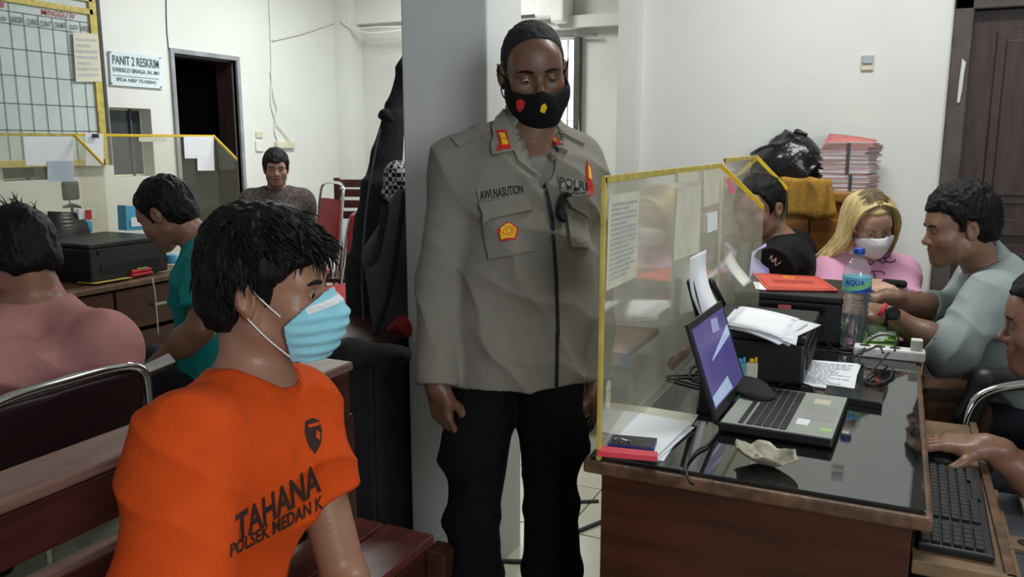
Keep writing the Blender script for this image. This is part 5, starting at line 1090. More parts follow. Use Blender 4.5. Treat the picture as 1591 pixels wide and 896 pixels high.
sheet('red_folder', [V(-.30, 3.77, z), V(-.10, 3.77, z+.002), V(-.10, 4.02, z+.012), V(-.30, 4.02, z+.04)], cols[3], sag=.004); o = bpy.data.objects['red_folder']; meta(o, 'loose pinkish-red cover lying askew on top of the file stack', 'folder')
for k, (zz0, zz1, xx) in enumerate(((1.25, z, -.20), (1.182, 1.25, -.185))): o = box('tie_strap', xx-.006, xx+.006, 3.757, 3.762, zz0, zz1, M['dgrey']); meta(o, ['upper dark strap tied round the file stack', 'lower dark strap tied round the file stack'][k], 'strap')
# ================================================================ things on the right desks
ZT = .7655
lp = thing('laptop', 'open grey laptop with a blue screen on the black glass desk', 'laptop', tuple(PZ(1200, 640, ZT)))
A, Bq, Cq, Dq = [PZ(*p, .789) for p in ((1116, 655), (1284, 691), (1297, 622), (1150, 588))]
ux = ((Bq-A).normalized()); A0 = A; ux = V(1, -.04, 0).normalized(); uy = (V(-ux.y, ux.x, 0)); wL = .232; dL = .31
def LQ(a, b, z): return A0+ux*a+uy*b+V(0, 0, z)
LM = Matrix(((ux.x, uy.x, 0, A0.x), (ux.y, uy.y, 0, A0.y), (0, 0, 1, A0.z), (0, 0, 0, 1))); LI = MW[lp.name].inverted() @ LM
def lbox(n, *a, m, p=lp, bev=0, label=None): bm = bmesh.new(); bbox(bm, *a, bev); bm.transform(LM); return from_bm(n, bm, m, p, label=label)
bs = lbox('laptop_base', 0, wL, 0, dL, -.020, 0, m=M['black'], bev=.004); lbox('palm_deck', .004, wL-.002, .003, dL-.003, -.001, .0012, m=M['silver'], bev=.001, label='grey metal deck around the keys')
for r in range(6):
    n = 15
    for c in range(n):
        x0 = .040+r*.0168; y0 = dL-.012-(c+1)*.0192
        if r == 5 and 4 <= c <= 8:
            if c == 4: lbox('key', x0, x0+.0145, dL-.012-9*.0192, dL-.012-4*.0192-.002, .001, .0034, m=M['black'], bev=.0006)
            continue
        lbox('key', x0, x0+(.0145 if r else .010), y0, y0+.0168, .001, .0034, m=M['black'])
lbox('touchpad', .157, .222, .105, .205, .001, .0018, m=mat('touchpad_grey', (.30, .30, .29), .35), label='pale grey touchpad'); lbox('sticker', .165, .200, .225, .262, .0012, .0016, m=M['cream']); lbox('sticker', .200, .224, .04, .055, .0012, .0018, m=M['greenbox'], label='small green sticker'); lbox('sticker', .15, .175, .06, .10, .0012, .0016, m=M['paper'])
tl = [PD(1075, 492, 1.93), PD(1105, 436, 2.14)]
hn, hf = LQ(-.004, .0, .0), LQ(-.004, dL, .0); tilt = math.radians(19); sh_ = .218; up_ = V(0, 0, 1)*math.cos(tilt)-ux*math.sin(tilt); no = (ux*math.cos(tilt)+V(0, 0, 1)*math.sin(tilt))
scn = slab('screen_lid', [hn, hf, hf+up_*sh_, hn+up_*sh_], .007, M['black'], lp, -no)
def SQ(u, v, e=.0005): return hn*(1-u)+hf*u+up_*(sh_*v)+no*e
sc_ = slab('screen', [SQ(.05, .10), SQ(.95, .10), SQ(.95, .93), SQ(.05, .93)], .0005, M['screenb'], scn, no)
for pq, m in ((((.06, .12), (.60, .12), (.55, .27), (.06, .22)), 'screenl'), (((.30, .52), (.94, .62), (.94, .74), (.32, .54)), 'screenl'), (((.50, .76), (.70, .74), (.72, .88), (.54, .90)), 'lilac')):
    slab('screen_picture', [SQ(a, b, .0012) for a, b in pq], .0003, M[m], scn, no)
# cloth/phone on the keyboard corner
c = np.array(LQ(.022, .245, .010)); v, f = grow([ell(c, (.04, .062, .013), 0, R=None), ell(c+[-.01, .03, .0], (.035, .04, .012), .02), ell(c+[.03, -.03, -.003], (.03, .035, .009), .02)], c-.12, c+.12, .004, 1, folds(.003, ((1, .6, 0),), 10, 2)); o = mk('black_pouch', v, f, M['blackm'], None, True); meta(o, 'soft black cloth pouch lying on the corner of the laptop keys', 'pouch')
# papers at the desk corner with a phone and a red ruler
def flat(pts, z=ZT): return [PZ(*p, z) for p in pts]
def pile(label, pts, n, m='paper', rows=0, cat='papers', z=ZT, jitter=.003, seed=0, th=.0015, group=None, ink=None, sag=0):
    r = random.Random(seed); q = flat(pts, z); t = thing('paper_stack' if n > 1 else 'paper_sheet', label, cat, tuple((q[0]+q[2])/2)); c = (q[0]+q[1]+q[2]+q[3])/4
    for i in range(n):
        a = r.gauss(0, .03)*(i < n-1); R_ = Matrix.Rotation(a, 3, 'Z'); qq = [c+R_ @ (p-c)+V(r.gauss(0, jitter), r.gauss(0, jitter), i*th+.0002) for p in q]; sh = sheet('page', qq, M[m], t, sag=sag, n=5, thick=th*.8, up=V(0, 0, 1))
    if rows: lines_on('print', [p+V(0, 0, n*th+.0006) for p in q], rows, ink or M['inkl'], t, .0004, seed=seed)
    return t
pile('pile of white sheets at the near left desk corner under the blue phone', [(932, 704), (1022, 718), (1078, 664), (976, 646)], 7, z=ZT, th=.0018, seed=2, jitter=.006)
pz = ZT+.0145
def phone(label, pts, z, m, name='phone', th=.008, cam_=False):
    q = flat(pts, z); t = thing(name, label, 'phone', tuple((q[0]+q[2])/2)); slab('phone_case', q, th, M[m], t, V(0, 0, 1)); c = (q[0]+q[1]+q[2]+q[3])/4; q2 = [c+(p-c)*.88+V(0, 0, th) for p in q]; slab('phone_screen', q2, .0008, M['blackg'], t, V(0, 0, 1)); return t
ph = phone('phone in a dark blue case lying on the white sheets', [(944, 695), (1016, 703), (1021, 686), (952, 680)], pz, 'navy')
q = PZ(963, 683, pz+.011); tube('key_ring', [q+V(-.012, 0, 0), q+V(-.004, .004, .003), q+V(.004, -.003, .004), q+V(.016, .002, 0), q+V(.022, -.002, .002)], .0016, M['steel'], None, 6); meta(bpy.data.objects['key_ring'], 'small bunch of metal keys on the corner of the blue phone', 'keys')
q = flat([(928, 708), (1021, 717), (1022, 709), (929, 699)], pz); o = slab('red_ruler', q, .010, mat('red_pen_box', (.72, .06, .09), .4), None, V(0, 0, 1)); meta(o, 'flat pinkish-red plastic box in front of the blue phone', 'box')
pile('faded leaflet lying under the acrylic behind the white sheets', [(982, 648), (1075, 664), (1088, 646), (1000, 633)], 2, 'paper2', seed=5)
# shell ashtray
sx = np.array(PZ(1190, 722, ZT)); sa = thing('shell_ashtray', 'scalloped shell-shaped ashtray in front of the laptop', 'ashtray', tuple(sx))
vs = []; fs = []; NR, NA = 9, 48
for side in (0, 1):
    for i in range(NR):
        for j in range(NA):
            a = 2*math.pi*j/NA; rr_ = i/(NR-1); sc2 = 1+.06*math.cos(6*a)*rr_; x = .064*rr_*sc2*math.cos(a); y = .042*rr_*sc2*math.sin(a); zz = .005+.024*rr_**2.0+.0045*math.cos(6*a+.5)*rr_**2+.0015*math.cos(14*a)*rr_**3-(.003 if side else 0)
            vs.append(sx+[x*.93-y*.3*0+y*.37, y*.93-x*.37*0-x*.37, max(zz, .001)])
for side in (0, 1):
    for i in range(NR-1):
        for j in range(NA):
            b = side*NR*NA; q = [b+i*NA+j, b+i*NA+(j+1) % NA, b+(i+1)*NA+(j+1) % NA, b+(i+1)*NA+j]; fs.append(q if not side else q[::-1])
for j in range(NA): fs.append([(NR-1)*NA+j, (NR-1)*NA+(j+1) % NA, 2*NR*NA-NA+(j+1) % NA, 2*NR*NA-NA+j])
mk('shell_bowl', vs, fs, M['shell'], sa, True); r_ = random.Random(3)
for k in range(3):
    p = Vector(sx)+V(r_.uniform(-.02, .02), r_.uniform(-.015, .015), .014); d = V(r_.gauss(0, 1), r_.gauss(0, 1), .1).normalized()*.013; o = tube('cigarette_end', [p-d, p+d], .0038, M['cream'], None, 8, 1); meta(o, 'crushed cigarette end lying in the shell ashtray', 'cigarette', 'cigarette ends in the shell ashtray')
# ink-tank printer with papers
def printer(label, x0, x1, y0, y1, z0, z1, rz=0, paneldir='+x', lidm='black'):
    cx, cy_ = (x0+x1)/2, (y0+y1)/2; t = thing('printer', label, 'printer', (cx, cy_, z0), rz); hx, hy, hz = (x1-x0)/2, (y1-y0)/2, z1-z0
    box('printer_body', -hx, hx, -hy, hy, 0, hz-.022, M['black'], t, .008); box('scanner_lid', -hx-.003, hx+.003, -hy-.003, hy+.003, hz-.020, hz, M[lidm], t, .005)
    if paneldir == '+x': box('output_slot', hx-.004, hx+.004, -hy+.05, hy-.05, .03, .075, M['blackm'], t, .002); box('control_panel', hx-.004, hx+.006, -hy+.04, hy-.04, hz-.055, hz-.028, M['blackg'], t, .003)
    else: box('output_slot', -hx+.05, hx-.05, -hy-.004, -hy+.004, .02, .07, M['blackm'], t, .002); box('control_panel', -hx+.05, hx-.05, -hy-.006, -hy+.004, hz-.06, hz-.03, M['blackg'], t, .003)
    return t
pA = printer('black printer buried under loose printed sheets beside the laptop', -.45, -.185, 2.16, 2.52, ZT, .895)
pz = .897
pile('untidy heap of printed white sheets on top of the printer beside the laptop', [(1122, 510), (1215, 538), (1250, 507), (1150, 484)], 8, rows=9, z=pz, th=.0022, seed=8, jitter=.012, sag=.004)
for k, (col, px, lab, cap) in enumerate((('cyanink', 1149, 'small cyan ink bottle against the black printer', 'lblue'), ('cream', 1167, 'small yellow-capped ink bottle against the black printer', 'yellow'))):
    b0 = PZ(px, 592, ZT); t = thing('ink_bottle', lab, 'ink bottle', tuple(b0), math.radians(8)); box('bottle_body', -.015, .015, -.014, .014, 0, .052, M[col], t, .004); box('cap', -.007, .005, -.006, .006, .052, .062, M[cap], t, .002); box('cap', .006, .013, -.006, .006, .052, .066, M[cap], t, .002)
# curved sheets standing in the paper feeds
def curl(name, label, L, R_, m, cat='paper'):
    n = len(L); a = spline(L, 5); b = spline(R_, 5); vs = [*a, *b]; N = len(a); fs = [[i, i+1, N+i+1, N+i] for i in range(N-1)]; nn = (a[1]-a[0]).cross(b[0]-a[0]).normalized()*.0008
    M2 = 2*N; vs += [p+nn for p in vs]; fs += [[x+M2 for x in q[::-1]] for q in fs]; fs += [[i+1, i, i+M2, i+1+M2] for i in range(N-1)]+[[N+i, N+i+1, N+i+1+M2, N+i+M2] for i in range(N-1)]+[[0, N, N+M2, M2], [2*N-1, N-1, N-1+M2, 2*N-1+M2]]
    o = mk(name, vs, fs, M[m], None, True); meta(o, label, cat); return o
curl('curved_sheet', 'tall white sheet curling up from the feed of the printer beside the laptop', [PX(1072, 400, -.47), PX(1071, 432, -.47), PX(1076, 462, -.465), PX(1092, 500, -.45)], [PX(1097, 388, -.47), PX(1097, 420, -.47), PX(1106, 455, -.465), PX(1126, 492, -.45)], 'paper')
ft_ = thing('feed_support', 'black paper-feed arms rising behind the laptop screen', 'paper feed', tuple(PZ(1100, 560, ZT)))
for a, b in (((1072, 436), (1086, 492)), ((1104, 436), (1124, 474))): tube('feed_arm', [PX(*a, -.478), PX(*b, -.462)], .010, M['black'], ft_, 8, 1)
slab('feed_plate', [PX(1090, 500, -.458), PX(1126, 480, -.458), PX(1132, 520, -.456), PX(1094, 545, -.456)], .006, M['black'], ft_)
curl('curved_sheet', 'creamy white sheet bending down inside the rear corner of the acrylic screen', [PD(1119, 367, 2.70), PD(1122, 392, 2.70), PD(1134, 420, 2.69), PD(1156, 446, 2.66)], [PD(1131, 358, 2.76), PD(1134, 384, 2.76), PD(1146, 410, 2.75), PD(1168, 436, 2.72)], 'paper')
# black printer with the red folder
pB = printer('bulky black printer with a red folder lying on its lid', -.452, -.125, 2.66, 3.02, .7655, .915, 0, '-y')
q = PY(1219, 484, 2.655); sl = [PY(*p, 2.654) for p in ((1209, 493), (1230, 494), (1229, 474), (1209, 473))]; slab('sticker', sl, .001, mat('pink_sticker', (.62, .10, .12), .6), pB, V(0, -1, 0), label='pink square sticker with a dark red dot'); ln = lathe('sticker_dot', [(0, 0), (.0095, 0), (.0095, .0008), (0, .0008)], M['redl'], pB, 14); ln.data.transform(Matrix.Translation(MW[pB.name].inverted() @ (PY(1219, 480, 2.652))) @ Matrix.Rotation(math.radians(90), 4, 'X'))
slab('sticker', [PY(*p, 2.654) for p in ((1229, 489), (1232, 492), (1235, 489), (1232, 486))], .001, M['cream'], pB, V(0, -1, 0))
rf = thing('red_folder', 'red printed folder lying on the bulky black printer', 'folder', tuple(PZ(1240, 440, .916))); q = flat([(1192, 451), (1303, 453), (1272, 431), (1169, 425)], .918); slab('folder_cover', q, .004, M['redfolder'], rf, V(0, 0, 1)); q2 = [p+V(0, 0, .0045) for p in q]
M['dred'] = mat('dark_red_print', (.30, .03, .025), .8); bt = lambda s, u0, v0, u1, v1: text_on('lettering', s, [bil(q2, u0, v0), bil(q2, u1, v0), bil(q2, u1, v1), bil(q2, u0, v1)], M['dred'], rf, .0004, .01, V(0, 0, 1))
lines_on('print', [bil(q2, .15, .35), bil(q2, .85, .35), bil(q2, .85, .62), bil(q2, .15, .62)], 2, M['dred'], rf, .0005, seed=3, ragged=0); tube('emblem', [bil(q2, .42, .80), bil(q2, .50, .70), bil(q2, .58, .80), bil(q2, .5, .86), bil(q2, .42, .80)], .0018, M['tagyellow'], rf, 5)
for (a, b) in (((.05, .08), (.95, .08)), ((.95, .08), (.95, .92)), ((.95, .92), (.05, .92)), ((.05, .92), (.05, .08))): tube('border_line', [bil(q2, *a), bil(q2, *b)], .0008, M['dred'], rf, 4, 1)
pile('white sheet sticking out from under the red folder', [(1172, 449), (1196, 451), (1196, 440), (1172, 438)], 1, z=.9162, seed=1)
# lilac document held up behind the screen
o = slab('lilac_document', [PD(1163, 438, 2.95), PD(1196, 432, 2.95), PD(1190, 378, 3.0), PD(1168, 392, 3.0)], .003, M['lilac'], None); meta(o, 'lilac document held up by the man in the black T-shirt', 'document')
# printed sheet, phone and slim box
pile('printed white sheet lying on the glass beside the printer', [(1208, 592), (1326, 610), (1334, 566), (1238, 558)], 2, rows=14, z=ZT, seed=12, th=.001, jitter=.001, ink=M['inkl'])
o = thing('adapter', 'long black power bank lying on the glass in front of the bottle', 'adapter', tuple(PZ(1325, 628, ZT))); q = flat([(1280, 622), (1370, 636), (1372, 618), (1284, 606)], ZT); slab('adapter_body', q, .014, M['black'], o, V(0, 0, 1)); slab('adapter_top', [(p-(q[0]+q[2])/2)*.93+(q[0]+q[2])/2+V(0, 0, .0141) for p in q], .001, M['blackg'], o, V(0, 0, 1))
# bottle
b0 = PZ(1324, 538, ZT); b0.z = ZT; bt = thing('water_bottle', 'large clear water bottle with a blue cap and blue label', 'bottle', tuple(b0)); prof = [(0, .002), (.030, 0), (.039, .006), (.0405, .02)]
for i in range(8): z_ = .028+i*.0165; prof += [(.0405, z_), (.0375, z_+.008)]
prof += [(.0405, .163), (.0408, .170), (.0408, .222), (.040, .228), (.036, .246), (.024, .268), (.0145, .276), (.014, .283), (.0175, .284), (.0175, .287), (.0135, .288), (.0135, .291)]
lathe('bottle_wall', prof, M['bottle'], bt, 28, b0); lathe('water', [(0, .004)]+[(max(.001, r-.002), z_) for r, z_ in prof[1:] if .004 < z_ < .16]+[(.038, .165), (0, .165)], M['water'], bt, 28, b0)
lathe('cap', [(0, .285), (.0162, .285), (.0168, .288), (.0168, .300), (.015, .304), (0, .304)], mat('cap_blue', (.01, .05, .35), .35), bt, 24, b0); lb = lathe('label', [(.0413, .172), (.0415, .173), (.0415, .219), (.0413, .220)], mat('label_blue', (.10, .42, .62), .4, col2=(.16, .52, .70)), bt, 28, b0)
lv = lambda z0, z1, a0, a1, m, nm, r=.0419: mk(nm, [(b0.x+r*math.cos(math.radians(a)), b0.y+r*math.sin(math.radians(a)), b0.z+zz) for a in np.linspace(a0, a1, 9) for zz in (z0+(z1-z0)*.0, z1)], [[2*i, 2*i+2, 2*i+3, 2*i+1] for i in range(8)], m, bt)
mk('label_swoosh', [(b0.x+.0418*math.cos(math.radians(a)), b0.y+.0418*math.sin(math.radians(a)), b0.z+zz) for i, a in enumerate(np.linspace(-170, -10, 17)) for zz in (.176+.020*(i/16)**2, .184+.034*(i/16)**1.5)], [[2*i, 2*i+2, 2*i+3, 2*i+1] for i in range(16)], mat('swoosh_green', (.25, .62, .30), .4), bt)
mk('label_swoosh', [(b0.x+.0418*math.cos(math.radians(a)), b0.y+.0418*math.sin(math.radians(a)), b0.z+zz) for i, a in enumerate(np.linspace(-110, 20, 15)) for zz in (.173, .176+.026*(i/14)**1.2)], [[2*i, 2*i+2, 2*i+3, 2*i+1] for i in range(14)], mat('swoosh_navy', (.02, .07, .38), .4), bt)
bm = text_bm('AQUA', .02, 10)
for v in bm.verts: a = math.radians(-135+78*v.co.x); v.co = V(b0.x+.0424*math.cos(a), b0.y+.0424*math.sin(a), b0.z+.192+.020*v.co.y)
from_bm('lettering', bm, bpy.data.materials['swoosh_navy'], bt)
# cup, green carton, extension block
c0 = PZ(1358, 524, ZT); c0 = V(c0.x, c0.y, ZT); cu = thing('white_cup', 'white porcelain cup with a handle behind the green carton', 'cup', tuple(c0)); lathe('cup_body', [(0, .003), (.022, .0), (.028, .004), (.034, .03), (.037, .075), (.0345, .075), (.031, .03), (.024, .008), (0, .008)], M['white'], cu, 24, c0); h = [c0+V(.034, -.012, .06), c0+V(.054, -.018, .058), c0+V(.058, -.02, .035), c0+V(.034, -.012, .020)]; tube('cup_handle', h, .0045, M['white'], cu, 8)
g0 = flat([(1340, 548), (1388, 551), (1395, 530), (1350, 524)], ZT); gt = thing('green_carton', 'open light green carton holding white sticks beside the bottle', 'carton', tuple((g0[0]+g0[2])/2))
for i in range(4): a, b = g0[i], g0[(i+1) % 4]; nn = ((a+b)/2-(g0[0]+g0[2])/2).normalized(); slab('carton_side', [a, b, b+V(0, 0, .030), a+V(0, 0, .030)], .0015, M['greenbox'], gt, nn)
slab('carton_base', g0, .002, M['greenbox'], gt, V(0, 0, 1))
for k in range(5): p = (g0[0]*(.7-.1*k)+g0[2]*(.3+.1*k))+V(0, 0, .026+.003*k); o = tube('white_stick', [p-V(.028, .004*k, 0), p+V(.028, .006, .003)], .0035, M['white'], None, 8, 1); meta(o, 'thin white stick lying in the green carton', 'stick', 'white sticks in the green carton')
e0 = flat([(1338, 560), (1440, 569), (1446, 549), (1341, 541)], ZT+.004); es = thing('extension_block', 'long white extension socket with a white plug at the far right desk corner', 'power strip', tuple((e0[0]+e0[2])/2)); e0 = [p*1 for p in e0]
e0 = [V(-.085, 2.545, ZT+.001), V(.098, 2.545, ZT+.001), V(.098, 2.595, ZT+.001), V(-.085, 2.595, ZT+.001)]
box('block_body', -.085, .105, 2.545, 2.598, ZT, ZT+.030, M['white'], es, .006, X=MW[es.name].inverted()); box('plug', .065, .096, 2.556, 2.586, ZT+.028, ZT+.062, M['white'], es, .004, X=MW[es.name].inverted())
text_on('lettering', 'ANGA', [V(.005, 2.5445, ZT+.008), V(.060, 2.5445, ZT+.008), V(.060, 2.5445, ZT+.024), V(.005, 2.5445, ZT+.024)], M['inkl'], es, .0004, -.004, V(0, -1, 0))
for x_ in (-.055, -.015, .025): v = lathe('outlet', [(0, 0), (.015, 0), (.015, .001), (0, .001)], M['dgrey'], es, 12, V(x_, 2.571, ZT+.0302))
def cord(label, pts, r=.0028, m='black', t='px', n=5, name='cord'): o = tube(name, pts, r, M[m], None, 6, n); return meta(o, label, 'cord')
z1 = ZT+.004
cord('black cord looping over the green carton beside the bottle', [PZ(1335, 560, z1+.01), PZ(1350, 530, z1+.03), PZ(1372, 520, z1+.04), PZ(1390, 526, z1+.035), PZ(1390, 545, z1+.03)])
cord('second black cord lying across the green carton to the white block', [PZ(1320, 556, z1), PZ(1345, 545, z1+.02), PZ(1365, 538, z1+.035), PZ(1372, 548, z1+.032)])
cord('black cord trailing from the bulky printer to the right on the desk', [PZ(1235, 560, z1), PZ(1245, 530, z1+.02), PZ(1262, 512, z1+.02), PZ(1300, 545, z1), PZ(1340, 548, z1)])
cord('thin black cord hanging down in front of the white extension socket', [V(.01, 2.54, ZT+.02), PZ(1345, 590, z1), PZ(1362, 597, z1), PZ(1382, 588, z1), PZ(1387, 572, z1)])
cord('short black cord between the printed sheet and the laptop', [PZ(1212, 598, z1), PZ(1225, 592, z1+.005), PZ(1262, 602, z1+.006), PZ(1262, 622, z1+.002)])
cord('black power cord coming off the laptop towards the front desk edge', [PZ(1118, 668, z1), PZ(1100, 690, z1), PZ(1083, 700, z1), PZ(1066, 722, z1), PZ(1070, 745, z1-.002), PZ(1078, 752, z1)])
cord('black cord looping out behind the laptop screen towards the acrylic', [PZ(1088, 600, z1), PZ(1050, 590, z1), PZ(1035, 585, z1), PZ(1060, 583, z1), PZ(1090, 583, z1)])
cord('second black loop of cord behind the laptop screen', [PZ(1090, 566, z1), PZ(1075, 572, z1+.01), PZ(1072, 585, z1), PZ(1090, 592, z1)])
cord('grey cable lying on the floor behind the officer', [PZ(640, 860, .006), PZ(800, 872, .006), PZ(830, 863, .006), PZ(868, 838, .006), PZ(905, 822, .006), PZ(960, 800, .006)], .008, 'dgrey')
cord('farther grey cable on the floor between the officer and the desk', [PZ(870, 783, .006), PZ(890, 780, .006), PZ(930, 778, .006)], .007, 'dgrey')
o = box('tangerine_phone', 0, .001, 0, .001, 0, .001, M['black']) if False else None
# keyboard, mouse and tray beside the desk
tr = thing('keyboard_tray', 'worn wooden pull-out tray on the right side of the laptop desk', 'tray', (.14, 1.85, .60)); I = MW[tr.name].inverted()
box('tray_board', .07, .225, 1.53, 2.40, .625, .645, M['tray'], tr, .003, X=I); box('tray_lip', .215, .232, 1.53, 2.40, .640, .655, M['dwoode'], tr, .002, X=I); box('tray_lip', .07, .232, 1.525, 1.54, .630, .655, M['tray'], tr, .002, X=I)
kb = thing('keyboard', 'black computer keyboard on the pull-out tray', 'keyboard', (.145, 1.80, .6455), math.radians(-1)); box('keyboard_body', -.062, .062, -.215, .215, 0, .016, M['black'], kb, .004); km = None
for r in range(6):
    for c_ in range(21):
        if c_ in (15,) : continue
        if r == 5 and 4 <= c_ <= 8:
            if c_ == 4: box('key', .038, .053, .208-9*.0198+.002, .208-4*.0198, .016, .0225, M['black'], kb, .001)
            continue
        if r == 0 and c_ in (1, 6, 11): continue
        if km is None:
            bm = bmesh.new(); bbox(bm, -.0072, .0072, -.0082, .0082, 0, .0065, .0012); km = bpy.data.meshes.new('key'); bm.to_mesh(km); bm.free(); km.materials.append(M['dgrey' if 0 else 'black'])
        o = bpy.data.objects.new('key', km); reg(o, MW[kb.name] @ Matrix.Translation((-.050+r*.0178, .198-c_*.0198, .016)), kb)
m0 = PZ(1462, 712, .66); ms = thing('mouse', 'black computer mouse under the hand at the right edge', 'mouse', (m0.x, m0.y, .6455)); c = np.array((m0.x, m0.y, .652)); mk('mouse_shell', *grow([ell(c+[0, 0, .0], (.052, .030, .026), 0), plane((0, 0, .6462), (0, 0, -1))], c-.07, c+.07, .003), M['blackg'], ms, True); tube('scroll_wheel', [c+[-.035, -.003, .020], c+[-.035, .003, .020]], .006, M['dgrey'], ms, 10, 1)
# broken slate-topped side table at the lower right
tb2 = thing('side_table', 'low slate-topped side table with a round hole at the lower right corner', 'table', (.36, 1.9, 0)); I = MW[tb2.name].inverted()
box('table_edge', .240, .262, 1.50, 2.12, .555, .585, M['tray'], tb2, .003, X=I); box('slate_top', .262, .56, 1.50, 2.12, .560, .580, M['slate'], tb2, .003, X=I); box('cross_piece', .24, .56, 1.80, 1.86, .578, .590, M['tray'], tb2, .003, X=I); lathe('hole', [(.009, 0), (.016, 0), (.016, .002), (.009, .002)], M['blackm'], tb2, 16, V(.285, 1.83, .589)); box('cross_piece', .30, .33, 1.86, 2.12, .578, .590, M['cream'], tb2, .002, X=I)
for x_ in (.26, .54):
    for y_ in (1.52, 2.10): box('leg', x_-.015, x_+.015, y_-.015, y_+.015, 0, .558, M['tray'], tb2, .002, X=I)
# phone with a black strap in the woman's hands
ph2 = thing('phone', 'black phone with a strap held by the blonde woman', 'phone', tuple(A_(1385, 440, 2.93))); mk('phone_case', *grow([rbox((0, 0, 0), (.040, .020, .012), .008, 0, FR(A_(1390, 440, 2.92), Rm(80, -20)))], A_(1390, 440, 2.92)-.08, A_(1390, 440, 2.92)+.08, .004), M['blackm'], ph2, True)
ph3 = thing('phone', 'dark phone held in both hands by the grey-shirted man', 'phone', tuple(A_(1348, 468, 2.66))); slab('phone_case', [Vector(A_(1340, 474, 2.62)), Vector(A_(1362, 476, 2.62)), Vector(A_(1362, 466, 2.74)), Vector(A_(1340, 464, 2.74))], .009, M['blackg'], ph3)
# ================================================================ left desk things
zl = .762
pL_ = printer('large black printer with a flat lid on the left desk', -3.66, -3.24, 2.50, 2.93, zl, .935)
tray = curl('printer_feed', 'black curved paper feed rising from the left printers', [PX(72, 392, -3.66), PX(72, 360, -3.68), PX(74, 328, -3.72)], [PX(145, 372, -3.66), PX(138, 352, -3.68), PX(128, 330, -3.72)], 'black', 'paper feed')
pl2 = printer('second black printer at the left edge, behind the pink-shirted man', -3.70, -3.34, 1.98, 2.40, zl, .925)
o = thing('snack_box', 'small red, white and blue carton behind the left printer feed', 'box', tuple(PX(138, 372, -3.76))); 
slab('box_side', [PX(*p, -3.70) for p in ((124, 362), (145, 362), (143, 325), (122, 325))], .02, M['paper'], o, V(-1, 0, 0)); slab('box_print', [PX(*p, -3.696) for p in ((133, 340), (143, 341), (142, 326), (132, 326))], .001, M['red'], o, V(1, 0, 0)); slab('box_print', [PX(*p, -3.696) for p in ((128, 358), (144, 360), (143, 344), (132, 342))], .001, M['lblue'], o, V(1, 0, 0))
o = thing('blue_box', 'bright blue box behind the head of the teal-shirted man', 'box', tuple(PX(210, 362, -3.6))); q = [PX(*p, -3.55) for p in ((197, 358), (224, 357), (224, 322), (195, 319))]; slab('box_body', q, .06, M['lblue'], o, V(-1, 0, 0)); slab('box_label', [PX(*p, -3.546) for p in ((204, 352), (222, 351), (222, 336), (203, 338))], .001, M['paper'], o, V(1, 0, 0))
pile('white papers beside the head of the pink-shirted man', [(85, 428), (118, 436), (143, 428), (100, 417)], 4, z=zl, seed=3); 
o = pile('yellow envelope under the lit mouse on the left desk', [(118, 439), (150, 441), (208, 431), (150, 425)], 1, z=zl, seed=1); 
for ch in o.children: ch.data.materials[0] = mat('envelope', (.48, .34, .06), .8)
c = np.array(PZ(174, 426, zl+.01)); ms = thing('mouse', 'black mouse with a glowing red light on the left desk', 'mouse', (c[0], c[1], zl)); c[2] = zl+.008; mk('mouse_shell', *grow([ell(c, (.032, .055, .026), 0), plane((0, 0, zl+.003), (0, 0, -1))], c-.08, c+.08, .005), M['blackg'], ms, True); mk('mouse_light', *grow([ell(c+[.018, .030, .004], (.016, .018, .016), 0)], c-.08, c+.08, .004), mat('red_light', (.9, .03, .04), .4, emit=((1, .03, .05), 1.2)), ms, True)
q = PZ(218, 427, zl); t = thing('red_stapler', 'red plastic stapler on the left desk edge', 'stapler', tuple(q)); box('stapler_base', -.03, .02, -.06, .06, 0, .012, M['red'], t, .004); box('stapler_arm', -.022, .012, -.055, .06, .014, .030, M['red'], t, .006); box('green_tag', -.02, .01, -.02, .04, .031, .034, M['greenbox'], t, .001)
cord('pale string hanging over the left desk drawers', [PX(236, 432, -3.15), PX(240, 450, -3.14), PX(243, 480, -3.14), PX(246, 520, -3.14)], .003, 'cream', n=4)
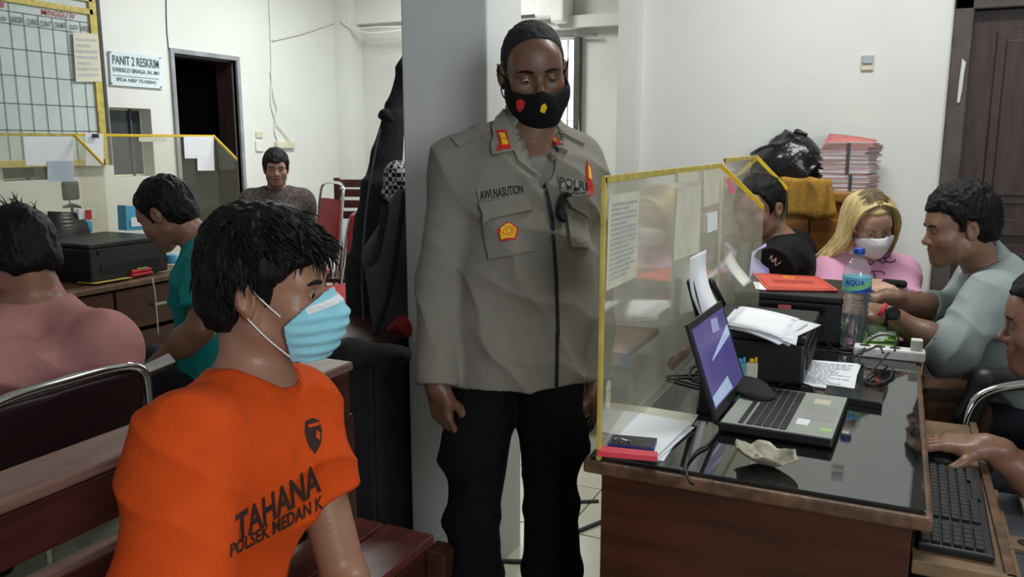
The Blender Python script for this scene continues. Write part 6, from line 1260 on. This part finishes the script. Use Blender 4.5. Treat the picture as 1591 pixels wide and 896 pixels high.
t = thing('framed_photo', 'small gold-toned ornament standing beside the pink-shirted man', 'ornament', tuple(PZ(105, 417, zl))); q = PZ(105, 417, zl); mk('ornament_body', *grow([ell(np.array(q)+[0, .0, .02], (.03, .03, .02), 0), ell(np.array(q)+[0, .03, .035], (.02, .02, .02), .02)], np.array(q)-.08, np.array(q)+.1, .005, 1, folds(.004, ((1, .3, .8),), 12, 2)), mat('gold_foil', (.55, .38, .12), .4, metal=.3, var=.4), t, True); slab('clear_cover', [PZ(95, 420, zl)+V(0, 0, 0), PZ(116, 416, zl), PZ(116, 416, zl)+V(0, 0, .09), PZ(95, 420, zl)+V(0, 0, .09)], .002, M['acrylicl'], t)
w0 = PX(110, 318, -3.9); wb = thing('desk_camera', 'small dark rounded panel on a stalk between the taped sheets', 'camera', tuple(w0)); v, f = grow([rbox((-3.9, PX(110, 300, -3.9).y, PX(110, 296, -3.9).z), (.012, .048, .050), .012, 0)], np.array(PX(110, 296, -3.9))-.12, np.array(PX(110, 296, -3.9))+.12, .006); mk('camera_panel', v, f, M['dgrey'], wb, True)
tube('stalk', [PX(107, 311, -3.9), PX(110, 318, -3.9), PX(112, 322, -3.9)], .004, M['steel'], wb, 6); tube('stalk_foot', [PX(98, 322, -3.9), PX(112, 319, -3.9), PX(126, 322, -3.9)], [.005, .012, .005], M['dgrey'], wb, 8); tube('stand_pole', [PX(112, 322, -3.9), V(PX(112, 322, -3.9).x, PX(112, 322, -3.9).y, .0)], .008, M['dgrey'], wb, 8, 1)
t = thing('water_glass', 'small clear bottle behind the chin of the teal-shirted man', 'bottle', tuple(PX(268, 422, -3.25))); q = PX(268, 422, -3.25); q.z = zl; lathe('bottle_wall', [(0, 0), (.028, 0), (.03, .05), (.026, .09), (.012, .11), (.012, .13)], M['bottle'], t, 18, q); lathe('label', [(.0305, .03), (.0308, .031), (.0308, .07), (.0300, .071)], M['lblue'], t, 18, q)
# writing pad on the teal man's lap side
o = note('writing_pad', 'white pad on the knee of the teal-shirted man', [PD(213, 572, 2.62), PD(262, 548, 2.68), PD(272, 560, 2.56), PD(222, 580, 2.5)], M['paper'], .004, cat='pad')
# low bench with papers seen through the acrylic, beyond the officer
lb = thing('low_bench', 'low brown wooden bench seen through the acrylic, beyond the officer', 'bench', (-1.30, 3.75, 0)); box('seat', -.30, .25, -.28, .28, .42, .45, M['dwoode'], lb, .005); box('side_panel', -.28, -.02, -.26, -.235, 0, .42, M['dwood'], lb, .003); box('side_panel', -.28, -.02, .235, .26, 0, .42, M['dwood'], lb, .003); box('front_panel', -.04, -.02, -.234, .234, 0, .42, M['dwood'], lb, .003)
